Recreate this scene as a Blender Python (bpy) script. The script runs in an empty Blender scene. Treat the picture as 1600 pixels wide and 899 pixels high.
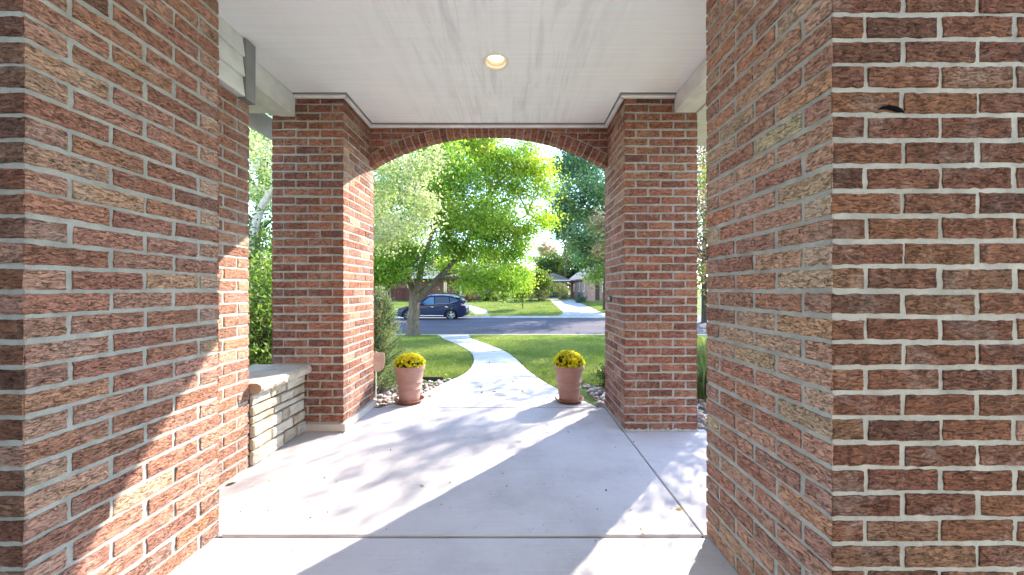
import bpy, bmesh, math, random
import numpy as np
from mathutils import Vector

random.seed(7)
rng = np.random.default_rng(11)
SC = bpy.context.scene
COL = SC.collection
PI = math.pi
CAMZ = 1.13                      # camera height over the porch slab
F = 533.33                       # focal length in photo pixels (12 mm on 36 mm over 1600 px)
CX, CY = 804.0, 452.0            # principal point in the photo


def at(px, py, d):
    """point seen at photo pixel (px, py) at d metres along the view axis"""
    return ((px - CX) * d / F, d, CAMZ - (py - CY) * d / F)


# ------------------------------------------------------------------ noise
def _hash(ix, iy, iz, seed):
    h = (ix.astype(np.int64) * 374761393 + iy.astype(np.int64) * 668265263
         + iz.astype(np.int64) * 2147483647 + seed * 1274126177) & 0xFFFFFFFF
    h = ((h ^ (h >> 13)) * 1274126177) & 0xFFFFFFFF
    h = (h ^ (h >> 16)) & 0xFFFFFFFF
    h = (h * 2246822519) & 0xFFFFFFFF
    return ((h ^ (h >> 15)) & 0xFFFFFF) / float(0xFFFFFF) * 2 - 1


def vnoise(x, y, z, seed=0):
    x, y, z = np.broadcast_arrays(np.asarray(x, float), np.asarray(y, float), np.asarray(z, float))
    ix, iy, iz = np.floor(x), np.floor(y), np.floor(z)
    fx, fy, fz = x - ix, y - iy, z - iz
    fx = fx * fx * (3 - 2 * fx); fy = fy * fy * (3 - 2 * fy); fz = fz * fz * (3 - 2 * fz)
    r = 0
    for dx in (0, 1):
        for dy in (0, 1):
            for dz in (0, 1):
                w = (fx if dx else 1 - fx) * (fy if dy else 1 - fy) * (fz if dz else 1 - fz)
                r = r + w * _hash(ix + dx, iy + dy, iz + dz, seed)
    return r


def fbm(x, y, z, seed=0, octv=3):
    a, s, t = 1.0, 0, 0
    for k in range(octv):
        s = s + a * vnoise(x * 2 ** k, y * 2 ** k, z * 2 ** k, seed + k * 17)
        t += a
        a *= .5
    return s / t


# ------------------------------------------------------------------ mesh building
class MB:
    """collects vertices, faces, a colour and a material slot, and links ONE mesh object"""
    def __init__(self):
        self.v, self.f, self.c, self.m, self.n = [], [], [], [], 0

    def add(self, verts, faces, col=(1, 1, 1), mat=0):
        verts = np.asarray(verts, float).reshape(-1, 3)
        col = np.asarray(col, float)
        if col.ndim == 1:
            col = np.tile(col, (len(verts), 1))
        self.v.append(verts); self.c.append(col)
        if isinstance(faces, np.ndarray):
            fl = [faces + self.n]
            k = len(faces)
            self.f += fl
        else:
            k = len(faces)
            by = {}
            for q in faces:
                by.setdefault(len(q), []).append(q)
            for s in by:
                self.f.append(np.array(by[s]) + self.n)
        self.m.append((mat, k))
        self.n += len(verts)
        return self

    def box(self, x0, x1, y0, y1, z0, z1, col=(1, 1, 1), mat=0):
        v = [(x, y, z) for z in (z0, z1) for y in (y0, y1) for x in (x0, x1)]
        f = [(0, 2, 3, 1), (4, 5, 7, 6), (0, 1, 5, 4), (2, 6, 7, 3), (0, 4, 6, 2), (1, 3, 7, 5)]
        return self.add(v, f, col, mat)

    def cbox(self, x0, x1, y0, y1, z0, z1, b=.006, col=(1, 1, 1), mat=0):
        """box with chamfered edges"""
        lo, hi = np.array((x0, y0, z0)), np.array((x1, y1, z1))
        v, idx = [], {}
        for sx in (0, 1):
            for sy in (0, 1):
                for sz in (0, 1):
                    s = (sx, sy, sz)
                    for ax in range(3):
                        p = [hi[i] if s[i] else lo[i] for i in range(3)]
                        for i in range(3):
                            if i != ax:
                                p[i] += -b if s[i] else b
                        idx[(s, ax)] = len(v)
                        v.append(p)
        f = []
        for ax in range(3):
            o = [i for i in range(3) if i != ax]
            for s in (0, 1):
                q = []
                for a, c in ((0, 0), (1, 0), (1, 1), (0, 1)):
                    k = [0, 0, 0]; k[ax] = s; k[o[0]] = a; k[o[1]] = c
                    q.append(idx[(tuple(k), ax)])
                f.append(q)
        for ax in range(3):
            o = [i for i in range(3) if i != ax]
            for a in (0, 1):
                for c in (0, 1):
                    k0 = [0, 0, 0]; k0[o[0]] = a; k0[o[1]] = c
                    k1 = list(k0); k1[ax] = 1
                    f.append([idx[(tuple(k0), o[0])], idx[(tuple(k1), o[0])], idx[(tuple(k1), o[1])], idx[(tuple(k0), o[1])]])
        for sx in (0, 1):
            for sy in (0, 1):
                for sz in (0, 1):
                    f.append([idx[((sx, sy, sz), a)] for a in range(3)])
        self.add(v, f, col, mat)
        return self

    def tube(self, pts, radii, n=7, col=(1, 1, 1), mat=0, cap=True):
        P = np.asarray(pts, float)
        k = len(P)
        R = np.full(k, radii) if np.isscalar(radii) else np.asarray(radii, float)
        T = np.gradient(P, axis=0)
        T /= np.linalg.norm(T, axis=1)[:, None] + 1e-9
        ref = np.array((0, 0, 1.)) if abs(T[0][2]) < .9 else np.array((1., 0, 0))
        A = np.cross(T, ref)
        for i in range(k):
            if np.linalg.norm(A[i]) < .1:
                A[i] = np.cross(T[i], (0, 1, 0))
        A /= np.linalg.norm(A, axis=1)[:, None]
        B = np.cross(T, A)
        th = np.linspace(0, 2 * PI, n, endpoint=False)
        V = P[:, None] + R[:, None, None] * (np.cos(th)[None, :, None] * A[:, None] + np.sin(th)[None, :, None] * B[:, None])
        i, j = np.meshgrid(np.arange(k - 1), np.arange(n), indexing='ij')
        j2 = (j + 1) % n
        q = np.stack([i * n + j, i * n + j2, (i + 1) * n + j2, (i + 1) * n + j], -1).reshape(-1, 4)
        self.add(V.reshape(-1, 3), q, col, mat)
        if cap:
            self.add(V[0], [list(range(n))[::-1]], col, mat)
            self.add(V[-1], [list(range(n))], col, mat)
        return self

    def lathe(self, prof, c=(0, 0, 0), n=40, col=(1, 1, 1), mat=0):
        c = np.asarray(c, float)
        th = np.linspace(0, 2 * PI, n, endpoint=False)
        V = np.array([[(r * math.cos(t), r * math.sin(t), z) for t in th] for r, z in prof]) + c
        k = len(prof)
        i, j = np.meshgrid(np.arange(k - 1), np.arange(n), indexing='ij')
        j2 = (j + 1) % n
        q = np.stack([i * n + j, i * n + j2, (i + 1) * n + j2, (i + 1) * n + j], -1).reshape(-1, 4)
        return self.add(V.reshape(-1, 3), q, col, mat)

    def grid(self, P, col=(1, 1, 1), mat=0, flip=False):
        a, b = P.shape[:2]
        i, j = np.meshgrid(np.arange(a - 1), np.arange(b - 1), indexing='ij')
        q = np.stack([i * b + j, (i + 1) * b + j, (i + 1) * b + j + 1, i * b + j + 1], -1).reshape(-1, 4)
        if flip:
            q = q[:, ::-1]
        return self.add(P.reshape(-1, 3), q, col, mat)

    def prism(self, poly, axis, a0, a1, col=(1, 1, 1), mat=0):
        """extrude a 2D polygon along an axis: 'x' uses (y,z), 'y' uses (x,z), 'z' uses (x,y)"""
        def p3(p, a):
            return {'x': (a, p[0], p[1]), 'y': (p[0], a, p[1]), 'z': (p[0], p[1], a)}[axis]
        n = len(poly)
        v = [p3(p, a0) for p in poly] + [p3(p, a1) for p in poly]
        f = [list(range(n))[::-1], list(range(n, 2 * n))] + [[i, (i + 1) % n, n + (i + 1) % n, n + i] for i in range(n)]
        return self.add(v, f, col, mat)

    def build(self, name, mats, parent=None, smooth=False, loc=None, colour=True, recalc=False):
        V = np.concatenate(self.v).astype(np.float32)
        me = bpy.data.meshes.new(name)
        me.vertices.add(len(V))
        me.vertices.foreach_set('co', V.ravel())
        li = np.concatenate([f.ravel() for f in self.f]).astype(np.int32)
        tot = np.concatenate([np.full(len(f), f.shape[1]) for f in self.f]).astype(np.int32)
        st = np.concatenate([[0], np.cumsum(tot)[:-1]]).astype(np.int32)
        me.loops.add(len(li)); me.loops.foreach_set('vertex_index', li)
        me.polygons.add(len(tot)); me.polygons.foreach_set('loop_start', st); me.polygons.foreach_set('loop_total', tot)
        mats = mats if isinstance(mats, (list, tuple)) else [mats]
        for m in mats:
            me.materials.append(m)
        mi = np.concatenate([np.full(k, m) for m, k in self.m]).astype(np.int32)
        me.polygons.foreach_set('material_index', mi)
        me.polygons.foreach_set('use_smooth', np.full(len(tot), smooth))
        if colour:
            C = np.concatenate(self.c)
            C = np.concatenate([C, np.ones((len(C), 1))], 1).astype(np.float32)
            at_ = me.attributes.new('tint', 'FLOAT_COLOR', 'POINT')
            at_.data.foreach_set('color', C.ravel())
        me.update(calc_edges=True)
        me.validate()
        if recalc:
            bm = bmesh.new(); bm.from_mesh(me)
            bmesh.ops.recalc_face_normals(bm, faces=bm.faces)
            bm.to_mesh(me); bm.free()
        o = bpy.data.objects.new(name, me)
        COL.objects.link(o)
        if parent:
            o.parent = parent
        if loc is not None:
            o.location = loc
        return o


def tag(o, label=None, cat=None, group=None, kind=None):
    if label: o['label'] = label
    if cat: o['category'] = cat
    if group: o['group'] = group
    if kind: o['kind'] = kind
    return o


def thing(name, label, cat, loc=(0, 0, 0), group=None):
    o = bpy.data.objects.new(name, None)
    COL.objects.link(o)
    o.location = loc
    return tag(o, label, cat, group)


def children(o):
    return [c for c in bpy.data.objects if c.parent == o]


def copy_tree(o, parent=None):
    c = o.copy(); COL.objects.link(c)
    if parent: c.parent = parent
    for ch in children(o):
        copy_tree(ch, c)
    return c


# ------------------------------------------------------------------ materials
class Mat:
    def __init__(self, name, rough=.8, base=(.5, .5, .5), spec=.3, metal=0.0):
        self.m = bpy.data.materials.new(name); self.m.use_nodes = True
        self.nt = self.m.node_tree; self.N = self.nt.nodes; self.L = self.nt.links
        self.b = self.N['Principled BSDF']
        self.b.inputs['Roughness'].default_value = rough
        self.b.inputs['Base Color'].default_value = (*base, 1)
        self.b.inputs['Specular IOR Level'].default_value = spec
        self.b.inputs['Metallic'].default_value = metal
        self.co = None

    def node(self, t, **k):
        n = self.N.new(t)
        for a, v in k.items():
            setattr(n, a, v)
        return n

    def coord(self, scale=(1, 1, 1), loc=(0, 0, 0), rot=(0, 0, 0)):
        tc = self.node('ShaderNodeTexCoord')
        mp = self.node('ShaderNodeMapping')
        mp.inputs['Scale'].default_value = scale
        mp.inputs['Location'].default_value = loc
        mp.inputs['Rotation'].default_value = rot
        self.L.new(tc.outputs['Object'], mp.inputs['Vector'])
        return mp.outputs['Vector']

    def noise(self, scale=5, detail=4, rough=.55, vec=None, dist=0):
        n = self.node('ShaderNodeTexNoise')
        n.inputs['Scale'].default_value = scale; n.inputs['Detail'].default_value = detail
        n.inputs['Roughness'].default_value = rough; n.inputs['Distortion'].default_value = dist
        self.L.new(vec if vec is not None else self.coord(), n.inputs['Vector'])
        return n.outputs['Fac']

    def ramp(self, fac, stops, interp='LINEAR'):
        r = self.node('ShaderNodeValToRGB')
        e = r.color_ramp.elements
        r.color_ramp.interpolation = interp
        while len(e) < len(stops):
            e.new(.5)
        for i, (p, c) in enumerate(stops):
            e[i].position = p
            c = (c, c, c) if np.isscalar(c) else c
            e[i].color = (*c, 1)
        self.L.new(fac, r.inputs['Fac'])
        return r.outputs['Color']

    def mix(self, a, b, fac=.5, mode='MIX'):
        n = self.node('ShaderNodeMix', data_type='RGBA', blend_type=mode)
        for s, v in ((n.inputs[6], a), (n.inputs[7], b), (n.inputs[0], fac)):
            if hasattr(v, 'links'):
                self.L.new(v, s)
            elif np.isscalar(v):
                s.default_value = v if s == n.inputs[0] else (v, v, v, 1)
            else:
                s.default_value = (*v, 1)
        return n.outputs[2]

    def attr(self, name='tint'):
        return self.node('ShaderNodeAttribute', attribute_name=name).outputs['Color']

    def colour(self, c):
        self.L.new(c, self.b.inputs['Base Color']); return self

    def bump(self, h, strength=.4, dist=.01):
        n = self.node('ShaderNodeBump')
        n.inputs['Strength'].default_value = strength; n.inputs['Distance'].default_value = dist
        self.L.new(h, n.inputs['Height'])
        if self.b.inputs['Normal'].links:
            self.L.new(self.b.inputs['Normal'].links[0].from_socket, n.inputs['Normal'])
        self.L.new(n.outputs['Normal'], self.b.inputs['Normal'])
        return self


def plain(name, base, rough=.6, spec=.3, metal=0., var=.12, scale=9, bump=0., bscale=60):
    m = Mat(name, rough, base, spec, metal)
    lo = tuple(c * (1 - var) for c in base); hi = tuple(min(1, c * (1 + var)) for c in base)
    m.colour(m.ramp(m.noise(scale, 5), [(.3, lo), (.7, hi)]))
    if bump:
        m.bump(m.noise(bscale, 5), bump, .004)
    return m.m


def brick_mat():
    m = Mat('fired_brick', .9, spec=.15)
    v = m.coord()
    mot = m.ramp(m.noise(26, 6, .65, v), [(.25, (.70, .68, .66)), (.5, 1.), (.78, (1.28, 1.22, 1.16))])
    c = m.mix(m.attr(), mot, 1., 'MULTIPLY')
    spk = m.ramp(m.noise(210, 3, .6, v), [(.28, (.5, .47, .45)), (.42, 1.)])
    c = m.mix(c, spk, .55, 'MULTIPLY')
    bark = m.noise(1, 5, .68, m.coord((50, 50, 138)), 1.1)
    stk = m.ramp(bark, [(.36, (.20, .17, .16)), (.46, .92), (.66, (1.28, 1.22, 1.16))])
    c = m.mix(c, stk, .85, 'MULTIPLY')
    salt = m.ramp(m.noise(6.5, 6, .7, v), [(.52, 0.), (.78, .42)])       # lime bloom left by the mortar wash
    c = m.mix(c, (.54, .49, .45), salt)
    m.colour(c)
    m.bump(m.ramp(bark, [(.34, 0.), (.5, .75), (.7, 1.)]), 1., .011)
    m.bump(m.noise(150, 6, .7, m.coord((1, 1, 2.0))), .5, .003)
    return m.m


def mortar_mat():
    m = Mat('lime_mortar', .95, spec=.1)
    c = m.ramp(m.noise(14, 6, .65), [(.25, (.23, .228, .205)), (.5, (.325, .32, .29)), (.75, (.42, .41, .37))])
    spk = m.ramp(m.noise(330, 2, .5), [(.3, (.6, .6, .58)), (.42, 1.)])
    m.colour(m.mix(c, spk, .7, 'MULTIPLY'))
    m.bump(m.noise(190, 5, .7), .6, .003)
    return m.m


def concrete_mat(name='broomed_concrete', base=(.505, .468, .472), broom=True):
    m = Mat(name, .85, spec=.25)
    lo = tuple(c * .80 for c in base); hi = tuple(c * 1.10 for c in base)
    c = m.ramp(m.noise(2.3, 7, .62), [(.28, lo), (.5, base), (.75, hi)])
    spk = m.ramp(m.noise(160, 3, .6), [(.27, .72), (.38, 1.)])
    c = m.mix(c, spk, .6, 'MULTIPLY')
    st = m.ramp(m.noise(1.1, 5, .7, m.coord((1, 1, 1), (3.1, 1.7, 0))), [(.50, 0.), (.70, .42)])
    c = m.mix(c, (.34, .305, .30), st)
    sp2 = m.ramp(m.noise(19, 6, .75, m.coord((1, 1, 1), (1, 8, 0))), [(.30, .70), (.42, 1.)])
    c = m.mix(c, sp2, .6, 'MULTIPLY')
    pit = m.ramp(m.noise(34, 3, .8, m.coord((1, 1, 1), (9, 4, 0))), [(.70, 1.), (.76, .55)])
    c = m.mix(c, pit, .8, 'MULTIPLY')
    if broom:
        br = m.noise(1, 4, .7, m.coord((3, 260, 3)))
        c = m.mix(c, m.ramp(br, [(.3, .86), (.6, 1.03)]), .7, 'MULTIPLY')
        m.bump(br, .22, .004)
    m.colour(c)
    m.bump(m.noise(220, 4, .6), .18, .003)
    return m.m


def ceiling_mat():
    m = Mat('weathered_ceiling_paint', .6, spec=.3)
    base = m.ramp(m.noise(1.6, 4), [(.3, (.83, .855, .865)), (.7, (.88, .90, .91))])
    # worn grey roller streaks, strongest along the middle of the porch
    st = m.noise(1, 6, .68, m.coord((17, 1.5, 1), (2.0, .4, 0)), .6)
    tc = m.node('ShaderNodeTexCoord'); sep = m.node('ShaderNodeSeparateXYZ')
    m.L.new(tc.outputs['Object'], sep.inputs[0])
    mr = m.node('ShaderNodeMapRange'); mr.interpolation_type = 'SMOOTHSTEP'
    ab = m.node('ShaderNodeMath', operation='ABSOLUTE'); ad = m.node('ShaderNodeMath', operation='ADD')
    ad.inputs[1].default_value = .12
    m.L.new(sep.outputs[0], ad.inputs[0]); m.L.new(ad.outputs[0], ab.inputs[0]); m.L.new(ab.outputs[0], mr.inputs[0])
    mr.inputs[1].default_value = .15; mr.inputs[2].default_value = .95; mr.inputs[3].default_value = 1; mr.inputs[4].default_value = .1
    s2 = m.ramp(st, [(.46, 0.), (.56, .20), (.74, .50)])
    patch = m.ramp(m.noise(2.1, 4, .6, m.coord((1.4, .7, 1), (5, 5, 0))), [(.34, 0.), (.54, 1.)])
    f = m.mix(s2, patch, 1., 'MULTIPLY')
    mm = m.node('ShaderNodeMath', operation='MULTIPLY')
    m.L.new(f, mm.inputs[0]); m.L.new(mr.outputs[0], mm.inputs[1])
    c = m.mix(base, (.36, .36, .35), mm.outputs[0])
    cross = m.ramp(m.noise(1, 3, .6, m.coord((1.2, 44, 1))), [(.35, .94), (.6, 1.)])
    c = m.mix(c, cross, .8, 'MULTIPLY')
    m.colour(c)
    m.bump(m.noise(1, 5, .7, m.coord((140, 12, 1))), .12, .004)
    return m.m


def leaf_mat(name, trans=.45, rough=.55, warm=(1.0, 1.22, .65)):
    m = Mat(name, rough, spec=.25)
    c = m.attr()
    m.colour(c)
    tr = m.node('ShaderNodeBsdfTranslucent')
    m.L.new(m.mix(c, warm, 1., 'MULTIPLY'), tr.inputs['Color'])
    mx = m.node('ShaderNodeMixShader'); mx.inputs[0].default_value = trans
    out = m.N['Material Output']
    m.L.new(m.b.outputs[0], mx.inputs[1]); m.L.new(tr.outputs[0], mx.inputs[2])
    m.L.new(mx.outputs[0], out.inputs['Surface'])
    return m.m


def tint_mat(name, rough=.8, spec=.2, bump=.3, bscale=80, var=.25):
    m = Mat(name, rough, spec=spec)
    c = m.mix(m.attr(), m.ramp(m.noise(22, 5, .6), [(.3, 1 - var), (.7, 1 + var)]), 1., 'MULTIPLY')
    m.colour(c)
    if bump:
        m.bump(m.noise(bscale, 5, .65), bump, .006)
    return m.m


def bark_mat(name, base):
    m = Mat(name, .95, spec=.1)
    v = m.coord((1, 1, .22))
    n = m.noise(16, 7, .7, v, .5)
    m.colour(m.ramp(n, [(.3, tuple(c * .45 for c in base)), (.52, base), (.75, tuple(c * 1.5 for c in base))]))
    m.bump(n, .9, .04)
    return m.m


def stone_mat():
    m = Mat('split_sandstone', .9, spec=.15)
    c = m.mix(m.attr(), m.ramp(m.noise(9, 6, .65, m.coord((1, 1, 2.5))), [(.28, (.72, .68, .62)), (.55, 1.), (.8, (1.15, 1.12, 1.06))]), .9, 'MULTIPLY')
    c = m.mix(c, m.ramp(m.noise(120, 3), [(.3, .7), (.42, 1.)]), .5, 'MULTIPLY')
    m.colour(c)
    m.bump(m.noise(60, 7, .7, m.coord((1, 1, 1.8))), .7, .008)
    return m.m


def wallbrick_mat(name, c1, c2, mort=(.35, .3, .28)):
    m = Mat(name, .9, spec=.1)
    tc = m.node('ShaderNodeTexCoord'); sp = m.node('ShaderNodeSeparateXYZ'); cb = m.node('ShaderNodeCombineXYZ')
    m.L.new(tc.outputs['Object'], sp.inputs[0])
    ad = m.node('ShaderNodeMath', operation='ADD')
    m.L.new(sp.outputs[0], ad.inputs[0]); m.L.new(sp.outputs[1], ad.inputs[1])
    m.L.new(ad.outputs[0], cb.inputs[0]); m.L.new(sp.outputs[2], cb.inputs[1])
    b = m.node('ShaderNodeTexBrick')
    b.inputs['Color1'].default_value = (*c1, 1); b.inputs['Color2'].default_value = (*c2, 1); b.inputs['Mortar'].default_value = (*mort, 1)
    b.inputs['Scale'].default_value = 1; b.inputs['Brick Width'].default_value = .21; b.inputs['Row Height'].default_value = .07
    b.inputs['Mortar Size'].default_value = .008
    m.L.new(cb.outputs[0], b.inputs['Vector'])
    m.colour(m.mix(b.outputs['Color'], m.ramp(m.noise(3, 5), [(.3, .75), (.7, 1.2)]), 1., 'MULTIPLY'))
    return m.m


M = {}
M['brick'] = brick_mat(); M['mortar'] = mortar_mat()
M['concrete'] = concrete_mat(); M['ceiling'] = ceiling_mat()
M['trim'] = plain('white_trim_paint', (.70, .70, .68), .5, bump=.1)
M['siding'] = plain('pale_grey_siding_paint', (.62, .64, .62), .55, bump=.15, bscale=30)
M['darktrim'] = plain('dark_grey_trim_paint', (.20, .205, .205), .5)
M['gapdark'] = plain('dirt_filled_joint', (.045, .042, .04), .95)
M['stone'] = stone_mat()
M['leaf'] = leaf_mat('broad_leaf', .58); M['needle'] = leaf_mat('conifer_spray', .25)
M['bark'] = bark_mat('ridged_bark', (.17, .135, .105)); M['palebark'] = bark_mat('pale_smooth_bark', (.42, .38, .33))
M['darkbark'] = bark_mat('dark_bark', (.07, .055, .045))
M['terracotta'] = plain('terracotta_clay', (.37, .21, .17), .75, var=.10, scale=14, bump=.12, bscale=120)
M['saucer'] = plain('glazed_saucer_clay', (.22, .095, .06), .45, var=.12)
M['soil'] = plain('potting_soil', (.03, .022, .016), 1., bump=.8)
M['rock'] = tint_mat('river_rock', .75, .3, .25, 60)
M['grassblade'] = leaf_mat('grass_blade', .35, .6, (1.1, 1.15, .6))

# ------------------------------------------------------------------ world, sun, camera
SUN = Vector((.90, 1.0, .955)).normalized()
elev = math.asin(SUN.z); azim = math.atan2(SUN.x, SUN.y)
world = bpy.data.worlds.new('World'); SC.world = world; world.use_nodes = True
wn = world.node_tree
sky = wn.nodes.new('ShaderNodeTexSky'); sky.sky_type = 'NISHITA'; sky.sun_disc = False
sky.sun_elevation = elev; sky.sun_rotation = azim; sky.altitude = 1600; sky.air_density = 1.0; sky.dust_density = 0.0; sky.ozone_density = 1.3
bg = wn.nodes['Background']; bg.inputs['Strength'].default_value = .15
wn.links.new(sky.outputs[0], bg.inputs[0])
sl = bpy.data.lights.new('sun', 'SUN'); sl.energy = 2.05; sl.angle = math.radians(.53); sl.color = (1, .95, .87)
so = bpy.data.objects.new('sun', sl); COL.objects.link(so)
so.rotation_euler = SUN.to_track_quat('Z', 'Y').to_euler(); so.location = (10, 10, 12)

cam = bpy.data.cameras.new('camera'); co = bpy.data.objects.new('camera', cam); COL.objects.link(co)
co.location = (0, 0, CAMZ); co.rotation_euler = (PI / 2, 0, 0)
cam.sensor_width = 36; cam.lens = 12.0; cam.clip_start = .02; cam.clip_end = 2000
cam.shift_x = (800 - CX) / 1600; cam.shift_y = (CY - 449.5) / 1600
SC.camera = co
vs = SC.view_settings
vs.view_transform = 'Standard'; vs.look = 'None'; vs.exposure = 3.15; vs.gamma = 1; vs.use_curve_mapping = False
vs.use_white_balance = True; vs.white_balance_temperature = 7000; vs.white_balance_tint = 10
SC.cycles.use_denoising = True; SC.cycles.denoiser = 'OPENIMAGEDENOISE'
SC.cycles.max_bounces = 10; SC.cycles.diffuse_bounces = 6; SC.cycles.transparent_max_bounces = 8
SC.cycles.sample_clamp_indirect = 8

# ------------------------------------------------------------------ brickwork
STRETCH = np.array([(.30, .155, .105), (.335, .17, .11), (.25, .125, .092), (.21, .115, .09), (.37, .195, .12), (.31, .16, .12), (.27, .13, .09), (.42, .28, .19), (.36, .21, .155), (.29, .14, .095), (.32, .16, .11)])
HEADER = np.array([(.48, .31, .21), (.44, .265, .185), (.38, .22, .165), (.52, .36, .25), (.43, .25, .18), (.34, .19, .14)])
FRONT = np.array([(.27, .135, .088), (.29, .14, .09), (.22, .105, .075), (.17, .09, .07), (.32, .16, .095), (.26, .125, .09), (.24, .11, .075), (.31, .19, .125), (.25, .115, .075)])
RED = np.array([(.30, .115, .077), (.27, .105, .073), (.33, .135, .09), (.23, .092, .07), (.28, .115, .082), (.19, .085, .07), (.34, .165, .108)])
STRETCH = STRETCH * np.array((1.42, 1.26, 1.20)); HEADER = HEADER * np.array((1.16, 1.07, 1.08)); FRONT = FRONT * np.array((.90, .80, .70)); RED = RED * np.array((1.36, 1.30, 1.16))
LIT_TAN = np.clip(np.concatenate([STRETCH * 1.25, HEADER * 1.1, HEADER[:4]]), 0, .6)  # tan brick, lightened: light bounced off the sunlit wall is put into the colour


def dusty(p, k, g):
    """weathered brick: pulled towards its own grey, then towards the palette mean so that neighbours differ less"""
    q_ = p + (p.mean(1, keepdims=True) * np.array((1.06, .98, .96)) - p) * k
    return np.clip((q_ + (q_.mean(0) - q_) * .25) * g, 0, .6)


STRETCH, HEADER, FRONT, RED, LIT_TAN = dusty(STRETCH, .16, 1.10), dusty(HEADER, .12, 1.05), dusty(FRONT, .10, 1.05), dusty(RED, .14, .98), dusty(LIT_TAN, .10, 1.08)


def pick(pal, seed):
    r = np.random.default_rng(seed)
    c = pal[r.integers(len(pal))] * r.uniform(.88, 1.12) * r.uniform(.97, 1.03, 3)
    return np.clip(c, .02, .6)


def brick(mb, to3, w, h, nu, nv, amp, col, seed, lo=None, edge=.0012, skirt=.010, ends=(0, 0)):
    """one rough faced brick: a displaced grid with rounded, slightly ragged edges and a skirt into the mortar.
    to3(u, v, n) maps brick coordinates to space; lo(u) optionally raises the bottom edge"""
    u = np.concatenate([[0], np.linspace(.0007, w - .0007, nu), [w]])
    v = np.concatenate([[0], np.linspace(.0007, h - .0007, nv), [h]])
    U, V = np.meshgrid(u, v, indexing='ij')
    s = np.minimum(np.minimum(U, w - U), np.minimum(V, h - V))
    a = vnoise(U * 24 + vnoise(U * 40, V * 60, 3.3, seed) * .6, V * 105 + 1.2 * vnoise(U * 30, V * 30, 0, seed + 5), seed * .37, seed)
    b = vnoise(U * 62, V * 210, seed * .21, seed + 9)
    msk = np.clip(.62 + .9 * vnoise(U * 14, V * 30, seed * .13, seed + 31), .1, 1)
    N = -amp * msk * np.exp(-(a / .20) ** 2) - .55 * amp * np.exp(-(b / .28) ** 2) * (1.1 - msk)
    N += .16 * amp * vnoise(U * 9, V * 16, seed * .5, seed + 3)
    t = np.clip(s / .0065, 0, 1)
    N = N * (.25 + .75 * t) - .0016 * (1 - t) ** 2
    ring = np.zeros_like(U, bool); ring[0] = ring[-1] = True; ring[:, 0] = ring[:, -1] = True
    wob = edge * (1 - np.clip(s / .012, 0, 1))
    Uo = U + wob * vnoise(U * 55, V * 55, 1.5, seed + 21)
    Vo = V + wob * vnoise(U * 55, V * 55, 7.5, seed + 22)
    N = np.where(ring, -skirt, np.maximum(N, -.0026))
    if ends[0]: N[0] = -.0028
    if ends[1]: N[-1] = -.0028
    if lo is not None:
        base = lo(Uo)
        Vo = base + (h - base) * (Vo / h)
    mb.grid(to3(Uo, Vo, N), col=col, mat=0)


def brick_face(mb, O, U, N, width, ncourse, ch, joint, pitch, parity, res, amp, pals, seed, corner=(0, 0), mortar_res=None):
    """courses of running bond on one vertical face. O: bottom left corner, U: along, N: outward"""
    O, U, N = (np.asarray(x, float) for x in (O, U, N))
    Z = np.array((0, 0, 1.))
    bh = ch - joint
    hl = (pitch - 2 * joint) / 2
    for c in range(ncourse):
        cuts = []
        if (c + parity) % 2 == 0:
            x = 0.0
        else:
            cuts.append((0.0, hl)); x = hl + joint
        while x < width - .01:
            e = min(x + pitch - joint, width)
            if e > width - .012: e = width
            cuts.append((x, e)); x = e + joint
        for k, (x0, x1) in enumerate(cuts):
            r = np.random.default_rng(seed * 9973 + c * 131 + k)
            cs = seed * 9973 + c * 131 + k
            if k == 0: cs = corner[0] * 7919 + c if corner[0] else cs
            if k == len(cuts) - 1: cs = corner[1] * 7919 + c if corner[1] else cs
            w = x1 - x0
            head = w < pitch * .7
            col = pick(pals[1] if head else pals[0], cs)
            jx = r.normal(0, .0016, 4)
            a0 = x0 + (jx[0] if k else abs(jx[0]) * 1.2); a1 = x1 + (jx[1] if k < len(cuts) - 1 else -abs(jx[1]) * 1.2)
            off = float(np.clip(r.normal(.0003, .0009), -.0010, .0024))
            z0 = c * ch + joint * .5 + jx[2] * .8

            def to3(u, v, n, a0=a0, z0=z0, off=off):
                return O + (a0 + u)[..., None] * U + (z0 + v)[..., None] * Z + np.maximum(n, -.02)[..., None] * N + off * N
            am = amp * (r.uniform(.35, .7) if (head or col.sum() > .75) else r.uniform(.75, 1.25))
            nu = max(3, int(res[0] * w / .2))
            brick(mb, to3, a1 - a0, bh + jx[3] * .5, nu, res[1], am, col, int(cs % 100000), edge=.0028, ends=(k == 0 and corner[0], k == len(cuts) - 1 and corner[1]))
    # mortar bed behind the bricks
    H = ncourse * ch
    ins = .0052
    if mortar_res:
        nu = max(2, int(width / mortar_res)); nv = max(2, int(H / mortar_res))
    else:
        nu, nv = 2, 2
    A, B = np.meshgrid(np.linspace(ins, width - ins, nu), np.linspace(0, H, nv), indexing='ij')
    n = np.full_like(A, -ins)
    if mortar_res:
        n += .0006 + .0018 * fbm(A * 45, B * 45, 0, seed, 2) + .0012 * vnoise(A * 9, B * 9, 0, seed + 4)
        n[0] = n[-1] = -ins
    n = np.where(n == -ins, n, np.clip(n, -.0056, -.0040))
    mb.grid(O + A[..., None] * U + B[..., None] * Z + n[..., None] * N, col=(.5, .5, .5), mat=1)


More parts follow.
